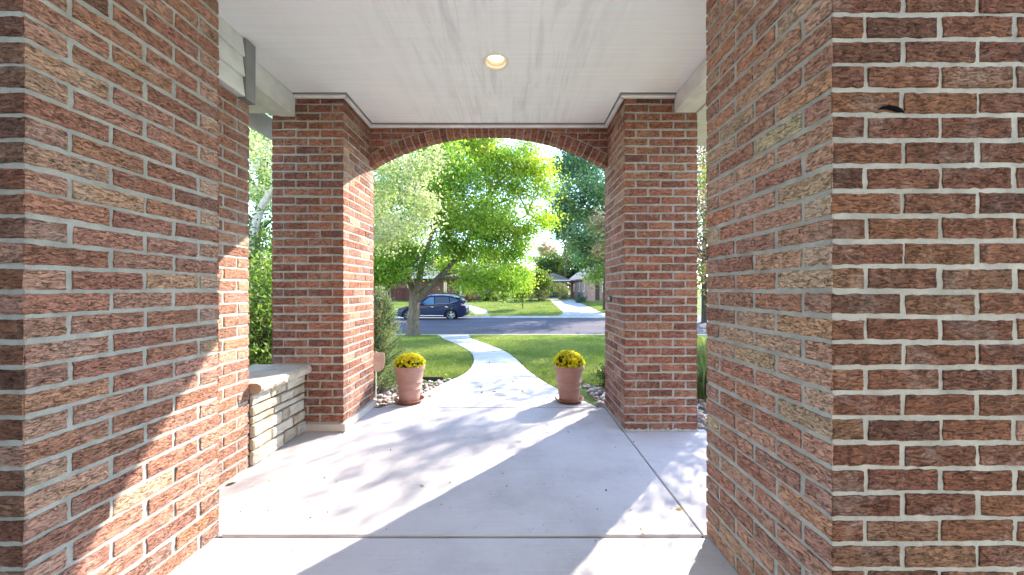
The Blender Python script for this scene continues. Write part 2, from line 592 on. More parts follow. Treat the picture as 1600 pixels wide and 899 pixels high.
def pillar(name, label, x0, x1, y0, y1, z0, z1, ncourse, parity, seed, dense, group=None, pals=None, amp=.0040):
    """square brick pillar; dense: dict face -> (grid, mortar_res). faces: f (-y), b (+y), l (-x), r (+x)"""
    t = thing(name, label, 'brick pillar', ((x0 + x1) / 2, (y0 + y1) / 2, z0), group)
    mb = MB()
    ch = (z1 - z0) / ncourse
    W, D = x1 - x0, y1 - y0
    joint = .0138
    cx, cy = (x0 + x1) / 2, (y0 + y1) / 2
    fs = {'f': ((x0 - cx, y0 - cy, 0), (1, 0, 0), (0, -1, 0), W, 0), 'r': ((x1 - cx, y0 - cy, 0), (0, 1, 0), (1, 0, 0), D, 1),
          'b': ((x1 - cx, y1 - cy, 0), (-1, 0, 0), (0, 1, 0), W, 0), 'l': ((x0 - cx, y1 - cy, 0), (0, -1, 0), (-1, 0, 0), D, 1)}
    cs = {'f': (1, 2), 'r': (2, 3), 'b': (3, 4), 'l': (4, 1)}
    for k, (O, U, N, w, p) in fs.items():
        res, mr = dense.get(k, ((5, 3), None))
        n = max(1, round((w + joint) / .205)); pitch = (w + joint) / n
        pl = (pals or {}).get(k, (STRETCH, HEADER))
        brick_face(mb, O, U, N, w, ncourse, ch, joint, pitch, parity + p, res, amp, pl, seed + ord(k),
                   (seed * 10 + cs[k][0], seed * 10 + cs[k][1]), mr)
    mb.build('brickwork', [M['brick'], M['mortar']], t)
    return t


ZC = 2.667                                   # porch ceiling
XL, XR = -1.36, .876                         # inner faces of the pillars
warm = (STRETCH, HEADER)
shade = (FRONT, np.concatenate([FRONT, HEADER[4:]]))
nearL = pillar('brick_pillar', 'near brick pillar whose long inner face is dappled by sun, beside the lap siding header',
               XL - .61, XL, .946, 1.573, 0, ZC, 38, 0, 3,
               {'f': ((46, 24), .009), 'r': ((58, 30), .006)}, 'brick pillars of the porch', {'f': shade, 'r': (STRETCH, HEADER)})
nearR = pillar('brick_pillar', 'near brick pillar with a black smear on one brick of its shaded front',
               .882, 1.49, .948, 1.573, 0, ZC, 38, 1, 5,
               {'f': ((64, 32), .006), 'l': ((58, 30), .006)}, 'brick pillars of the porch', {'f': shade, 'l': (LIT_TAN, HEADER * 1.1)})  # inner face: both brick palettes carry painted bounce light
far = (RED, RED)
farl = (np.concatenate([RED, STRETCH]), np.concatenate([RED, HEADER]))
DB0, DB1 = 2.714, 3.303
backL = pillar('brick_pillar', 'red brick pillar at the arch standing on a pale concrete plinth next to the stone wall',
               -1.93, XL, DB0, DB1, 0, ZC, 40, 1, 7,
               {'f': ((18, 8), .02), 'r': ((20, 9), .02)}, 'brick pillars of the porch', {'f': far, 'r': farl}, .0035)
backR = pillar('brick_pillar', 'red brick pillar at the arch carrying a small dark number plate',
               .873, 1.455, DB0, DB1, 0, ZC, 40, 0, 9,
               {'f': ((18, 8), .02), 'l': ((20, 9), .02)}, 'brick pillars of the porch', {'f': far, 'l': farl}, .0035)
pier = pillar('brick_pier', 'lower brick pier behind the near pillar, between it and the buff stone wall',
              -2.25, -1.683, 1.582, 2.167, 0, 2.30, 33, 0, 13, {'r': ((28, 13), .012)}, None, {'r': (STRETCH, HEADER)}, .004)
pier['category'] = 'brick pier'

# black smear on a brick of the near pillar
mb = MB()
pts = [(0, 0), (.012, .009), (.03, .0125), (.048, .010), (.066, .003), (.071, -.008), (.055, -.007), (.04, -.002), (.025, .001), (.012, .001)]
pts = [(p[0] + .127, p[1] + 1.628) for p in pts]
mb.add([(p[0] + .882 - 1.186, .9490 - 1.2605, p[1]) for p in pts] + [(p[0] + .882 - 1.186, .9466 - 1.2605, p[1]) for p in pts],
       [list(range(10))] + [[i, (i + 1) % 10, 10 + (i + 1) % 10, 10 + i] for i in range(10)] + [list(range(10, 20))])
mb.build('tar_smear', plain('black_tar', (.006, .006, .007), 1., 0.), nearR, recalc=True)

# concrete plinth of the left back pillar, rough mortar foot of the right one
mb = MB(); mb.cbox(-1.965, XL + .022, DB0 - .022, DB1 + .01, 0, .062, .008)
o = mb.build('plinth', concrete_mat('plinth_concrete', (.46, .41, .36), False), backL)
o.location = (-backL.location.x, -backL.location.y, 0)
mb = MB()
P = []
g = np.linspace(0, 1, 60)
for s, (a, b, c, d) in enumerate(((.863, DB0 - .012, 1.46, DB0 - .012), (.863, DB0 - .012, .863, DB1))):
    top = .012 + .016 * np.abs(vnoise(g * 24, s * 3.7, 0, 4))
    x = a + (c - a) * g; y = b + (d - b) * g
    k = np.array((0, .03, 0)) if s == 0 else np.array((.03, 0, 0))
    lo = np.stack([x, y, 0 * x], -1); hi = np.stack([x, y, top], -1) + k * .3; bk = np.stack([x, y, top], -1) + k
    mb.grid(np.stack([lo, hi, bk], 1))
o = mb.build('mortar_foot', M['mortar'], backR); o.location = (-backR.location.x, -backR.location.y, 0)

# number plate on the inner face of the right back pillar
px_, py_, pz_ = .873, 3.12, CAMZ - (467 - CY) * 3.14 / F
npl = thing('number_plate', 'small dark number plate fixed to the inner face of the brick pillar at the arch', 'sign', (px_ - .004, py_, pz_))
MB().cbox(-.006, .0, -.062, .062, -.026, .026, .002).build('plate', plain('dark_bronze', (.03, .03, .025), .4), npl)
cu = bpy.data.curves.new('number', 'FONT'); cu.body = '801'; cu.size = .05; cu.align_x = 'CENTER'; cu.align_y = 'CENTER'; cu.extrude = .001
tmp = bpy.data.objects.new('tmp_number', cu); COL.objects.link(tmp)
dg = bpy.context.evaluated_depsgraph_get(); me = bpy.data.meshes.new_from_object(tmp.evaluated_get(dg))
bpy.data.objects.remove(tmp)
o = bpy.data.objects.new('digits', me); COL.objects.link(o); me.materials.append(plain('pale_metal', (.6, .6, .5), .4)); o.parent = npl
o.location = (-.0075, 0, 0); o.rotation_euler = (PI / 2, 0, -PI / 2)

# ------------------------------------------------------------------ brick arch
acx, aR = (XL + .873) / 2, 2.147
acz = CAMZ + 1.462 - aR
half = (.873 - XL) / 2
arch = thing('brick_arch', 'shallow brick arch spanning between the two back pillars under the ceiling', 'arch', (acx, DB1, 0))
AY0, AY1 = 3.21 - DB1, -.002                  # local depth of the arch wall
a0 = math.asin(half / aR)
mb = MB()
ths = np.linspace(-a0, a0, 60)
inner = np.stack([aR * np.sin(ths), acz + aR * np.cos(ths)], -1) + [0, .004]
zt = ZC + .02
for y, fl in ((AY0 + .006, True), (AY1, False)):
    P = np.stack([np.stack([inner[:, 0], np.full(60, y), inner[:, 1]], -1), np.stack([inner[:, 0], np.full(60, y), np.full(60, zt)], -1)], 1)
    mb.grid(P, mat=1, flip=fl)
P = np.stack([np.stack([inner[:, 0], np.full(60, AY0 + .006), inner[:, 1]], -1), np.stack([inner[:, 0], np.full(60, AY1), inner[:, 1]], -1)], 1)
mb.grid(P, mat=1)
ARED = RED * np.array((1.12, 1.05, 1.0))
nv_ = 36
ring_h = .098
jt = .0105
for i in range(nv_):
    t0 = -a0 + 2 * a0 * i / nv_; dt = 2 * a0 / nv_
    w = dt * aR - jt
    col = pick(ARED, 500 + i)

    def front(u, v, n, t0=t0):
        th = t0 + (jt / 2 + u) / aR; r = aR + v
        return np.stack([r * np.sin(th), AY0 - n, acz + r * np.cos(th)], -1)

    def soff(u, v, n, t0=t0):
        th = t0 + (jt / 2 + u) / aR; r = aR - n
        return np.stack([r * np.sin(th), AY0 + v, acz + r * np.cos(th)], -1)

    def back(u, v, n, t0=t0):
        th = t0 + (jt / 2 + u) / aR; r = aR + v
        return np.stack([r * np.sin(th), AY1 + .004 + n, acz + r * np.cos(th)], -1)
    brick(mb, front, w, ring_h, 5, 8, .002, col, 900 + i, edge=.001)
    brick(mb, soff, w, AY1 - AY0, 5, 8, .002, col, 940 + i, edge=.001)
    brick(mb, back, w, ring_h, 3, 4, .002, col, 980 + i, edge=.001)
Ro = aR + ring_h + .010


def outer(x):
    return acz + np.sqrt(np.maximum(Ro ** 2 - np.asarray(x) ** 2, .01))


ch = .0667
k = 0
z = ZC - ch
c = 0
while z > acz + aR * math.cos(a0):
    x = -half - (.1 if c % 2 else 0)
    while x < half:
        x0, x1 = max(x, -half) + .001, min(x + .195, half) - .001
        x += .206
        if x1 - x0 < .02: continue
        if outer(x0) > z + ch - .015 and outer(x1) > z + ch - .015: continue
        z0, hh = z + jt / 2, ch - jt
        # keep the stretch of the brick that clears the ring
        if outer(0.5 * (x0 + x1)) > z + ch - .012:
            if abs(x0) < abs(x1):
                while outer(x0) > z + ch - .015: x0 += .005
            else:
                while outer(x1) > z + ch - .015: x1 -= .005
        if x1 - x0 < .02: continue

        def to3(u, v, n, x0=x0, z0=z0):
            return np.stack([x0 + u, AY0 - n, z0 + v], -1)
        k += 1
        brick(mb, to3, x1 - x0, hh, 10, 6, .0022, pick(ARED, 1300 + k), 1300 + k,
              lo=lambda u, x0=x0, z0=z0, hh=hh: np.clip(outer(x0 + u) - z0, 0, hh - .006))
    z -= ch; c += 1
mb.build('brickwork', [M['brick'], M['mortar']], arch)

# ------------------------------------------------------------------ roof, ceiling, beams
roof = thing('porch_roof', 'flat grey porch roof carried by the brick pillars', 'roof', (0, 1.2, ZC))
MB().box(-2.22, 1.9, -2.35, 2.2, .065, .26).build('deck', M['darktrim'], roof)
ceil = thing('porch_ceiling', 'pale painted plywood porch ceiling with grey worn streaks', 'ceiling', (0, 0, ZC))
mb = MB()
lx, ly = -.126, 2.308
th = np.linspace(0, 2 * PI, 64, endpoint=False)
circ = np.stack([lx + .069 * np.cos(th), ly + .069 * np.sin(th)], -1)
x0_, x1_, y0_, y1_ = -1.99, 1.5, -1.0, 3.30
far_ = []
for t in th:
    c_, s_ = math.cos(t), math.sin(t)
    k = min(((x1_ - lx) / c_ if c_ > 1e-9 else (x0_ - lx) / c_ if c_ < -1e-9 else 1e9), ((y1_ - ly) / s_ if s_ > 1e-9 else (y0_ - ly) / s_ if s_ < -1e-9 else 1e9))
    far_.append((lx + c_ * k, ly + s_ * k))
# snap the nearest spokes to the corners
for cxx, cyy in ((x0_, y0_), (x1_, y0_), (x0_, y1_), (x1_, y1_)):
    i_ = min(range(64), key=lambda q_: (math.atan2(cyy - ly, cxx - lx) - th[q_] + PI) % (2 * PI) - PI if abs((math.atan2(cyy - ly, cxx - lx) - th[q_] + PI) % (2 * PI) - PI) < 0 else abs((math.atan2(cyy - ly, cxx - lx) - th[q_] + PI) % (2 * PI) - PI))
    far_[i_] = (cxx, cyy)
far_ = np.array(far_)
for zz in (.002, .05):
    V = np.concatenate([np.c_[circ, np.full(64, zz)], np.c_[far_, np.full(64, zz)]])
    mb.add(V, [(i_, (i_ + 1) % 64, 64 + (i_ + 1) % 64, 64 + i_) for i_ in range(64)])
V = np.concatenate([np.c_[circ, np.full(64, .002)], np.c_[circ, np.full(64, .05)]])
mb.add(V, [(i_, (i_ + 1) % 64, 64 + (i_ + 1) % 64, 64 + i_) for i_ in range(64)])
mb.build('plywood_sheet', M['ceiling'], ceil)
mb = MB()
tr = .028
for (xa, xb, ya, yb) in ((XL, .873, 3.172, 3.208), (XL + .002, XL + .034, DB0 - .03, 3.171), (-1.738, XL + .034, DB0 - .032, DB0 - .002),
                         (.839, .871, DB0 - .03, 3.171), (.839, 1.266, DB0 - .032, DB0 - .002)):
    mb.cbox(xa, xb, ya, yb, -tr, -.004, .006)
o = mb.build('edge_moulding', M['trim'], ceil)
mb = MB()
for (xa, xb, ya, yb) in ((XL + .036, .837, 3.160, 3.171), (XL + .035, XL + .044, DB0 - .036, 3.159), (-1.738, XL + .044, DB0 - .044, DB0 - .034), (.829, .838, DB0 - .036, 3.159), (.829, 1.266, DB0 - .044, DB0 - .034)):
    mb.box(xa, xb, ya, yb, -.005, .001)
mb.build('shadow_gap_line', plain('gap_shade_grey', (.22, .22, .215), .8), ceil)  # shadow gap along the moulding put in as a grey strip

hd = thing('siding_header', 'pale grey lap siding header above the brick pier with a dark corner board', 'siding', (-1.66, 1.6, 2.302))
mb = MB()
for k in range(3):
    z0 = .122 * k
    mb.prism([(-.23, z0 + .002), (.014, z0 + .002), (.017, z0 + .006), (.002, z0 + .122), (-.23, z0 + .122)], 'y', -.02, .482)
mb.build('lap_boards', M['siding'], hd)
MB().cbox(-.2, .022, .484, .562, -.008, .362, .003).build('corner_board', M['darktrim'], hd)

bl = thing('roof_beam', 'pale painted beam from the siding header to the pillar by the stone wall', 'beam', (-1.835, 2.16, 2.505), 'porch beams')
MB().cbox(-.095, .095, .006, .55, 0, .160, .004).build('timber', M['siding'], bl)
MB().cbox(-.03, .0945, .006, .55, -.006, -.001, .001).build('drip_strip', M['trim'], bl)
br_ = thing('roof_beam', 'white painted beam running to the pillar with the number plate', 'beam', (1.35, 1.5, 2.53), 'porch beams')
MB().cbox(-.082, .09, .08, 1.211, 0, .136, .004).build('timber', M['trim'], br_)
for nm, lab, xa, xb, side in (('eave_soffit', 'pale eave soffit outside the beam above the stone wall', -2.2, -1.934, -1), ('eave_soffit', 'pale eave soffit outside the white beam', 1.444, 1.85, 1)):
    e = thing(nm, lab, 'soffit', ((xa + xb) / 2, 2.4, 2.52), 'eave soffits')
    h = (xb - xa) / 2
    MB().box(-h, h, -.9, .30 if side < 0 else .9, 0, .02).build('panel', M['trim'], e)
    xx = -h if side < 0 else h
    MB().cbox(xx - .012, xx + .012, -.9, .9, -.04, .15, .003).build('fascia', M['siding'], e)

# unseen house front, added to cut the sky light from behind the porch
hf = thing('unseen_house_front', 'unseen pale house front added behind the porch to shape its light', 'house', (0, -1.25, 0))
MB().box(-6, -.55, -.25, 0, 0, 2.9).box(.5, 6, -.25, 0, 0, 2.9).box(-.549, .499, -.25, 0, 2.15, 2.9).build('wall', plain('pale_render', (.56, .55, .54), .9), hf)
MB().cbox(-.54, .49, -.18, -.13, .02, 2.14, .01).build('door', plain('cream_door', (.6, .56, .48), .5), hf)

# recessed lamp
lx, ly = -.126, 2.308
cl = thing('ceiling_light', 'round white recessed downlight glowing warmly in the porch ceiling', 'lamp', (lx, ly, ZC))
MB().lathe([(.088, .0015), (.0875, -.006), (.081, -.0085), (.072, -.006), (.067, .001)], n=48).build('trim_ring', plain('ivory_trim', (.80, .74, .63), .45), cl, smooth=True)
MB().lathe([(.0675, .0015), (.066, .012), (.0655, .0135), (.0635, .014), (.062, .027), (.0595, .028), (.058, .044), (.056, .052)], n=48).build('baffle', plain('tan_baffle', (.66, .56, .40), .45), cl, smooth=True)
em = Mat('warm_bulb', .4, (.9, .85, .7))
em.b.inputs['Emission Color'].default_value = (1, .93, .74, 1); em.b.inputs['Emission Strength'].default_value = .7
MB().lathe([(.057, .050), (.054, .043), (.044, .036), (.028, .031), (.012, .029), (.0, .0285)], (0, 0, 0), n=40).build('bulb', em.m, cl, smooth=True)

# ------------------------------------------------------------------ low stone wall
sw = thing('stone_wall', 'low wall of split buff sandstone with a thick cap between pier and pillar', 'wall', (-1.665, 2.17, 0))
mb = MB()
mb.box(-.36, -.022, .0, .54, 0, .46, (.16, .14, .12), 1)
rows = [(.0, .095, (.30, .44)), (.098, .175, (.18, .40)), (.178, .262, (.28, .36)), (.265, .312, (.20,)), (.315, .382, (.26, .40)), (.385, .458, (.17, .33))]
pal = np.array([(.44, .385, .305), (.49, .435, .36), (.38, .325, .25), (.45, .41, .36), (.42, .355, .27), (.51, .46, .39)])
k = 0
for z0, z1, cuts in rows:
    xs = [0] + list(cuts) + [.541]
    for a, b in zip(xs[:-1], xs[1:]):
        k += 1
        w, h = b - a - .010, z1 - z0 - .007
        nu, nv = max(6, int(w / .008)), max(6, int(h / .007))
        u = np.concatenate([[0], np.linspace(.002, w - .002, nu), [w]]); v = np.concatenate([[0], np.linspace(.002, h - .002, nv), [h]])
        U, V = np.meshgrid(u, v, indexing='ij')
        s = np.minimum(np.minimum(U, w - U), np.minimum(V, h - V))
        N = .010 * fbm(U * 9, V * 18, k * 3.1, k, 4) + .003 * vnoise(U * 70, V * 90, k, k) + .004 + np.random.default_rng(k).normal(0, .004)
        t = np.clip(s / .009, 0, 1)
        N = N * (.4 + .6 * t) - .006 * (1 - t) ** 2
        ring = np.zeros_like(U, bool); ring[0] = ring[-1] = True; ring[:, 0] = ring[:, -1] = True
        N = np.where(ring, -.03, np.clip(N, -.02, .02))
        wob = .003 * (1 - t)
        Uo = U + wob * vnoise(U * 40, V * 40, k, 3); Vo = V + wob * vnoise(U * 40, V * 40, k + .5, 8) - .0 * U
        mb.grid(np.stack([N, a + .005 + Uo, z0 + .0035 + Vo], -1), col=pal[k % 6] * np.random.default_rng(k).uniform(.88, 1.1))
mb.build('stones', [M['stone'], M['gapdark']], sw)
mb = MB()
nu, nv = 80, 40
# cap slab: a smooth sawn top with a rock faced front edge
yy = np.linspace(.0, .60, nu)
prof = [(-.40, .0), (.035, .0), (.050, .012), (.056, .030), (.050, .050), (.038, .064), (.030, .068), (-.40, .070)]
P = np.array([[(x + (.010 * fbm(y * 18, z * 40, 2, 5, 3) + .006 * vnoise(y * 60, z * 90, 0, 2) if 0.0 < z < .069 and x > 0 else 0), y, .462 + z) for x, z in prof] for y in yy])
# the end beside the pillar stops at the brick face
P[:, :, 1] = np.minimum(P[:, :, 1], .541)
end = P[:, :, 0] > -.30
mb.grid(P, col=(.50, .44, .36))
mb.add(P[0], [list(range(len(prof)))], (.36, .27, .20)); mb.add(P[-1], [list(range(len(prof)))[::-1]], (.50, .44, .36))
mb.build('cap_slab', M['stone'], sw, recalc=False)

# ------------------------------------------------------------------ porch floor, path
KZ = .0687                                      # fall of the front garden


def path_z(y):
    return np.where(np.asarray(y) < 3.31, 0, -KZ * (np.asarray(y) - 3.31))


fl = MB()
gap = .005
for (xa, xb, ya, yb, dz) in ((XL - .7, 1.5, -1.2, 1.557, -.003), (-1.350, .862, 1.568, 3.252, 0), (-2.2, -1.357, 1.568, 2.76, 0), (.870, 1.53, 1.568, 2.76, -.002)):
    fl.cbox(xa, xb, ya, yb, -.1, dz, .005)
o = fl.build('porch_floor', M['concrete']); tag(o, kind='structure', label='pale broomed concrete porch slabs divided by dark joints')
j = MB(); j.box(-2.3, 1.6, -1.25, 3.4, -.14, -.014)
o = j.build('floor_bed', M['gapdark']); tag(o, kind='structure')


def solve_d(py):
    return (CAMZ - KZ * 3.31) / ((py - CY) / F - KZ)


Lp = [(586, 638), (604, 633), (640, 624), (668, 611), (697, 596.5), (716, 589), (730, 581), (737, 573), (741, 562), (739, 554), (734, 548), (722, 541), (709, 535), (694, 529.5), (686, 524.5), (684, 523)]
Rp = [(934, 637.5), (930, 634), (912, 626), (894, 618), (875, 609), (853, 598), (838, 588), (825, 579), (811, 565), (797, 553), (781, 545), (759, 537), (746, 532.5), (736, 529), (733, 525.5), (733, 523)]


def edge(pts):
    d = np.array([solve_d(p[1]) for p in pts]); x = np.array([(p[0] - CX) for p in pts]) * d / F
    i = np.argsort(d)
    return d[i], x[i]


dL, xL = edge(Lp); dR, xR = edge(Rp)


def path_l(y): return np.interp(y, dL, xL)
def path_r(y): return np.interp(y, dR, xR)


ys = np.concatenate([np.linspace(3.262, 4.5, 24), np.linspace(4.6, 13.98, 70)])
pm = MB()


def sm(f, y):
    return (f(y - .18) + 2 * f(y) + f(y + .18)) / 4


l, r = np.where(ys > 3.6, sm(path_l, ys), path_l(ys)), np.where(ys > 3.6, sm(path_r, ys), path_r(ys))
z = path_z(ys)
rows = []
for f_ in (0, 0, .01, .33, .66, .99, 1, 1):
    rows.append(np.stack([l + (r - l) * f_, ys, z], -1))
rows[0][:, 2] -= .12; rows[-1][:, 2] -= .12; rows[1][:, 2] -= .006; rows[-2][:, 2] -= .006
pm.grid(np.stack(rows, 1), flip=True)
f0 = np.stack([rows[k][0] for k in range(1, 7)]); f1 = f0.copy(); f1[:, 2] -= .1
pm.grid(np.stack([f0, f1], 1))
o = pm.build('garden_path', M['concrete']); tag(o, kind='structure', label='curving pale concrete walk to the street')

# ------------------------------------------------------------------ ground, street
Y_K0, Y_K1 = 14.0, 25.0


def gz(y):
    y = np.asarray(y, float)
    g = np.where(y < 3.31, -.05, -KZ * (y - 3.31) - .03)
    g = np.where((y > 14.02) & (y < 24.98), -1.15, g)
    g = np.where(y >= 24.98, -.84 + .047 * (y - 25), g)
    g = np.where(y >= 42, -.84 + .047 * 17 + .004 * (y - 42), g)
    return g


gm = Mat('lawn_soil', .95, spec=.1)
c = gm.ramp(gm.noise(.7, 6, .6), [(.3, (.075, .12, .03)), (.5, (.12, .16, .045)), (.7, (.17, .19, .07))])
c = gm.mix(c, gm.ramp(gm.noise(38, 4, .7), [(.3, .55), (.7, 1.35)]), 1., 'MULTIPLY')
gm.colour(c); gm.bump(gm.noise(90, 5, .7), .8, .03)
gy = np.concatenate([[-40, -3, 1, 3.3], np.linspace(3.32, 14.0, 24), [14.03, 14.06, 24.94, 24.97], np.linspace(25.0, 42, 12), [60, 120, 300, 900]])
gx = np.array([-900, -200, -60, -30, -15, -8, -4, 0, 4, 8, 15, 30, 60, 200, 900])
Xg, Yg = np.meshgrid(gx, gy, indexing='ij')
Zg = gz(Yg)
Zg = Zg + np.where((Yg < 3.305) & (np.abs(Xg) < 3.9), -.09, 0)
g = MB(); g.grid(np.stack([Xg, Yg, Zg], -1))
tag(g.build('ground', gm.m), kind='structure')

am = Mat('worn_asphalt', .9, spec=.2)
c = am.ramp(am.noise(.5, 5, .6, am.coord((.4, 2, 1))), [(.3, (.058, .050, .066)), (.7, (.086, .075, .095))])
c = am.mix(c, am.ramp(am.noise(70, 3), [(.3, .7), (.7, 1.25)]), 1., 'MULTIPLY')
am.colour(c); am.bump(am.noise(90, 4), .5, .01)
ry = np.linspace(14.13, 24.87, 15)
rz = -.86 - .09 * (ry - 14.13) / 10.74 + .09 * np.sin(PI * (ry - 14.13) / 10.74)
rx = np.linspace(-120, 120, 60)
Xr, Yr = np.meshgrid(rx, ry, indexing='ij'); Zr = np.broadcast_to(rz, Xr.shape)
r_ = MB(); r_.grid(np.stack([Xr, Yr, Zr], -1))
tag(r_.build('street', am.m), kind='structure')
kerbm = concrete_mat('kerb_concrete', (.46, .43, .42), False)
kb = MB()
kb.prism([(13.985, -.98), (14.15, -.98), (14.15, -.86), (14.12, -.735), (13.985, -.730)], 'x', -120, 120)
kb.prism([(24.60, -1.1), (25.02, -1.1), (25.02, -.825), (24.88, -.830), (24.85, -.935), (24.60, -.945)], 'x', -120, 120)
tag(kb.build('kerb', kerbm, recalc=True), kind='structure')

drm = concrete_mat('driveway_concrete', (.36, .355, .35), False)
d = MB()
P = []
for y, xa, xb in ((24.84, 2.8, 7.6), (25.3, 3.3, 7.3), (26.5, 3.75, 7.0), (28, 3.95, 6.95), (33, 4.0, 6.9), (40, 4.1, 6.8), (46, 4.1, 6.6)):
    P.append([(xa, y, float(gz(max(y, 25.0))) + .012), (xb, y, float(gz(max(y, 25.0))) + .012)])
P = np.array(P); P[0, :, 2] = -.93
d.grid(P, flip=True)
tag(d.build('driveway', drm), kind='structure')
w = MB()
P = []
for py, xa, xb in ((494.5, 745, 762), (490, 742, 763), (485, 735, 760), (481, 727, 748), (478, 716, 737), (476.2, 700, 722), (475, 680, 702)):
    # solve the height of the sloping yard
    yy = 25 + (CAMZ + .84 - .012 - 25 * (py - CY) / F) / ((py - CY) / F + .047)
    P.append([((xa - CX) * yy / F, yy, float(gz(yy)) + .012), ((xb - CX) * yy / F, yy, float(gz(yy)) + .012)])
w.grid(np.array(P), flip=True)
tag(w.build('neighbour_path', drm), kind='structure')

# ------------------------------------------------------------------ leaves, trees


def leaf_cards(C, size, col, rg, up=.35, aspect=.55, dirs=None, dirw=0., cup=.18):
    """rhombic leaf cards, folded along the midrib. C: centres, size: lengths, col: colours per leaf"""
    n = len(C)
    size = np.broadcast_to(size, n)
    D = rg.normal(size=(n, 3))
    if dirs is not None:
        D = D * (1 - dirw) + dirs * dirw * 1.6
    D /= np.linalg.norm(D, axis=1)[:, None] + 1e-9
    Nn = rg.normal(size=(n, 3)) + np.array((0, 0, up * 2))
    S = np.cross(D, Nn); S /= np.linalg.norm(S, axis=1)[:, None] + 1e-9
    Nn = np.cross(S, D)
    L = size[:, None]
    a = C - D * L * .5; b = C + D * L * .5
    m1 = C + S * L * aspect * .5 + Nn * L * cup * .5 - D * L * .06; m2 = C - S * L * aspect * .5 + Nn * L * cup * .5 - D * L * .06
    V = np.stack([a, m1, b, m2], 1).reshape(-1, 3)
    F_ = np.arange(n * 4).reshape(n, 4)
    return V, F_, np.repeat(col, 4, axis=0)


def bezier(p0, p1, p2, n):
    t = np.linspace(0, 1, n)[:, None]
    return (1 - t) ** 2 * p0 + 2 * t * (1 - t) * p1 + t * t * p2


def tree(name, label, base, limbs, blobs, leaf, pal, seed, bark='bark', group=None, mat='leaf', clump=.3, per=90, twig=.012, cat='tree', up=.35, aspect=.55, dirw=0., dirs=(0, 0, -1), drop=.0, parts=('trunk', 'crown')):
    """limbs: list of (points, radii) in world space; blobs: (x, y, z, rx, ry, rz, clumps[, palette shift])"""
    rg = np.random.default_rng(seed)
    base = np.asarray(base, float)
    t = thing(name, label, cat, base, group)
    tm = MB(); lm = MB()
    pts = []
    for P, R in limbs:
        P = np.asarray(P, float) - base
        # resample smoothly and roughen
        n = max(6, 5 * len(P))
        s = np.linspace(0, len(P) - 1, n)
        Q = np.stack([np.interp(s, np.arange(len(P)), P[:, i]) for i in range(3)], -1)
        if len(P) > 2:
            Q[1:-1] = (Q[:-2] + 2 * Q[1:-1] + Q[2:]) / 4
            Q[1:-1] = (Q[:-2] + 2 * Q[1:-1] + Q[2:]) / 4
        R2 = np.interp(s, np.arange(len(R)), R)
        Q[1:-1] += rg.normal(0, 1, (n - 2, 3)) * R2[1:-1, None] * np.array((.10, .10, .0))
        Q[1:-1] = (Q[:-2] + Q[1:-1] + Q[2:]) / 3; Q[1:-1] = (Q[:-2] + Q[1:-1] + Q[2:]) / 3
        tm.tube(Q, R2, 9)
        pts.append(Q)
    A = np.concatenate(pts)
    pal = np.asarray(pal, float)
    for b in blobs:
        x, y, z, rx, ry, rz, nc = b[:7]
        sh = np.asarray(b[7], float) if len(b) > 7 else np.ones(3)
        c0 = np.array((x, y, z)) - base
        q = rg.normal(size=(nc, 3)); q /= np.linalg.norm(q, axis=1)[:, None]
        rad = rg.uniform(.15, 1, (nc, 1)) ** .45
        C = c0 + q * rad * np.array((rx, ry, rz))
        hub = c0 + np.array((0, 0, -.25 * rz))
        near = A[np.argmin(((A - hub) ** 2).sum(1))]
        if twig > 0:
            tm.tube(bezier(near, (near + hub) / 2 + (0, 0, .12 * np.linalg.norm(hub - near)), hub, 7), np.linspace(twig * 2.6, twig * 1.5, 7), 5, cap=False)
        for k in range(nc):
            if twig > 0:
                mid = (hub + C[k]) / 2 + rg.normal(0, .08, 3)
                tm.tube(bezier(hub, mid, C[k], 5), np.linspace(twig, twig * .35, 5), 4, cap=False)
            n = int(per * rg.uniform(.6, 1.4))
            sp = clump * rg.uniform(.7, 1.3)
            L = C[k] + rg.normal(size=(n, 3)) * np.array((sp, sp, sp * .62)) - np.array((0, 0, drop)) * rg.uniform(0, 1, (n, 1))
            base_c = pal[rg.integers(len(pal))]
            col = np.clip(base_c * sh * rg.uniform(.72, 1.28, (n, 1)) * rg.uniform(.93, 1.07, (n, 3)), .004, .7)
            dv = None
            if dirw > 0:
                dv = np.tile(np.asarray(dirs, float), (n, 1))
                if dirs == 'out':
                    pass
            V, Fc, cc = leaf_cards(L, leaf * rg.uniform(.65, 1.3, n), col, rg, up, aspect, dv, dirw)
            lm.add(V, Fc, cc)
    if tm.n:
        tm.build(parts[0], M[bark], t, smooth=True)
    lm.build(parts[1], M[mat], t)
    return t


def P3(px, py, d):
    return np.array(at(px, py, d))


YG = [(.27, .38, .06), (.21, .32, .055), (.34, .43, .07), (.17, .27, .05), (.38, .42, .08)]
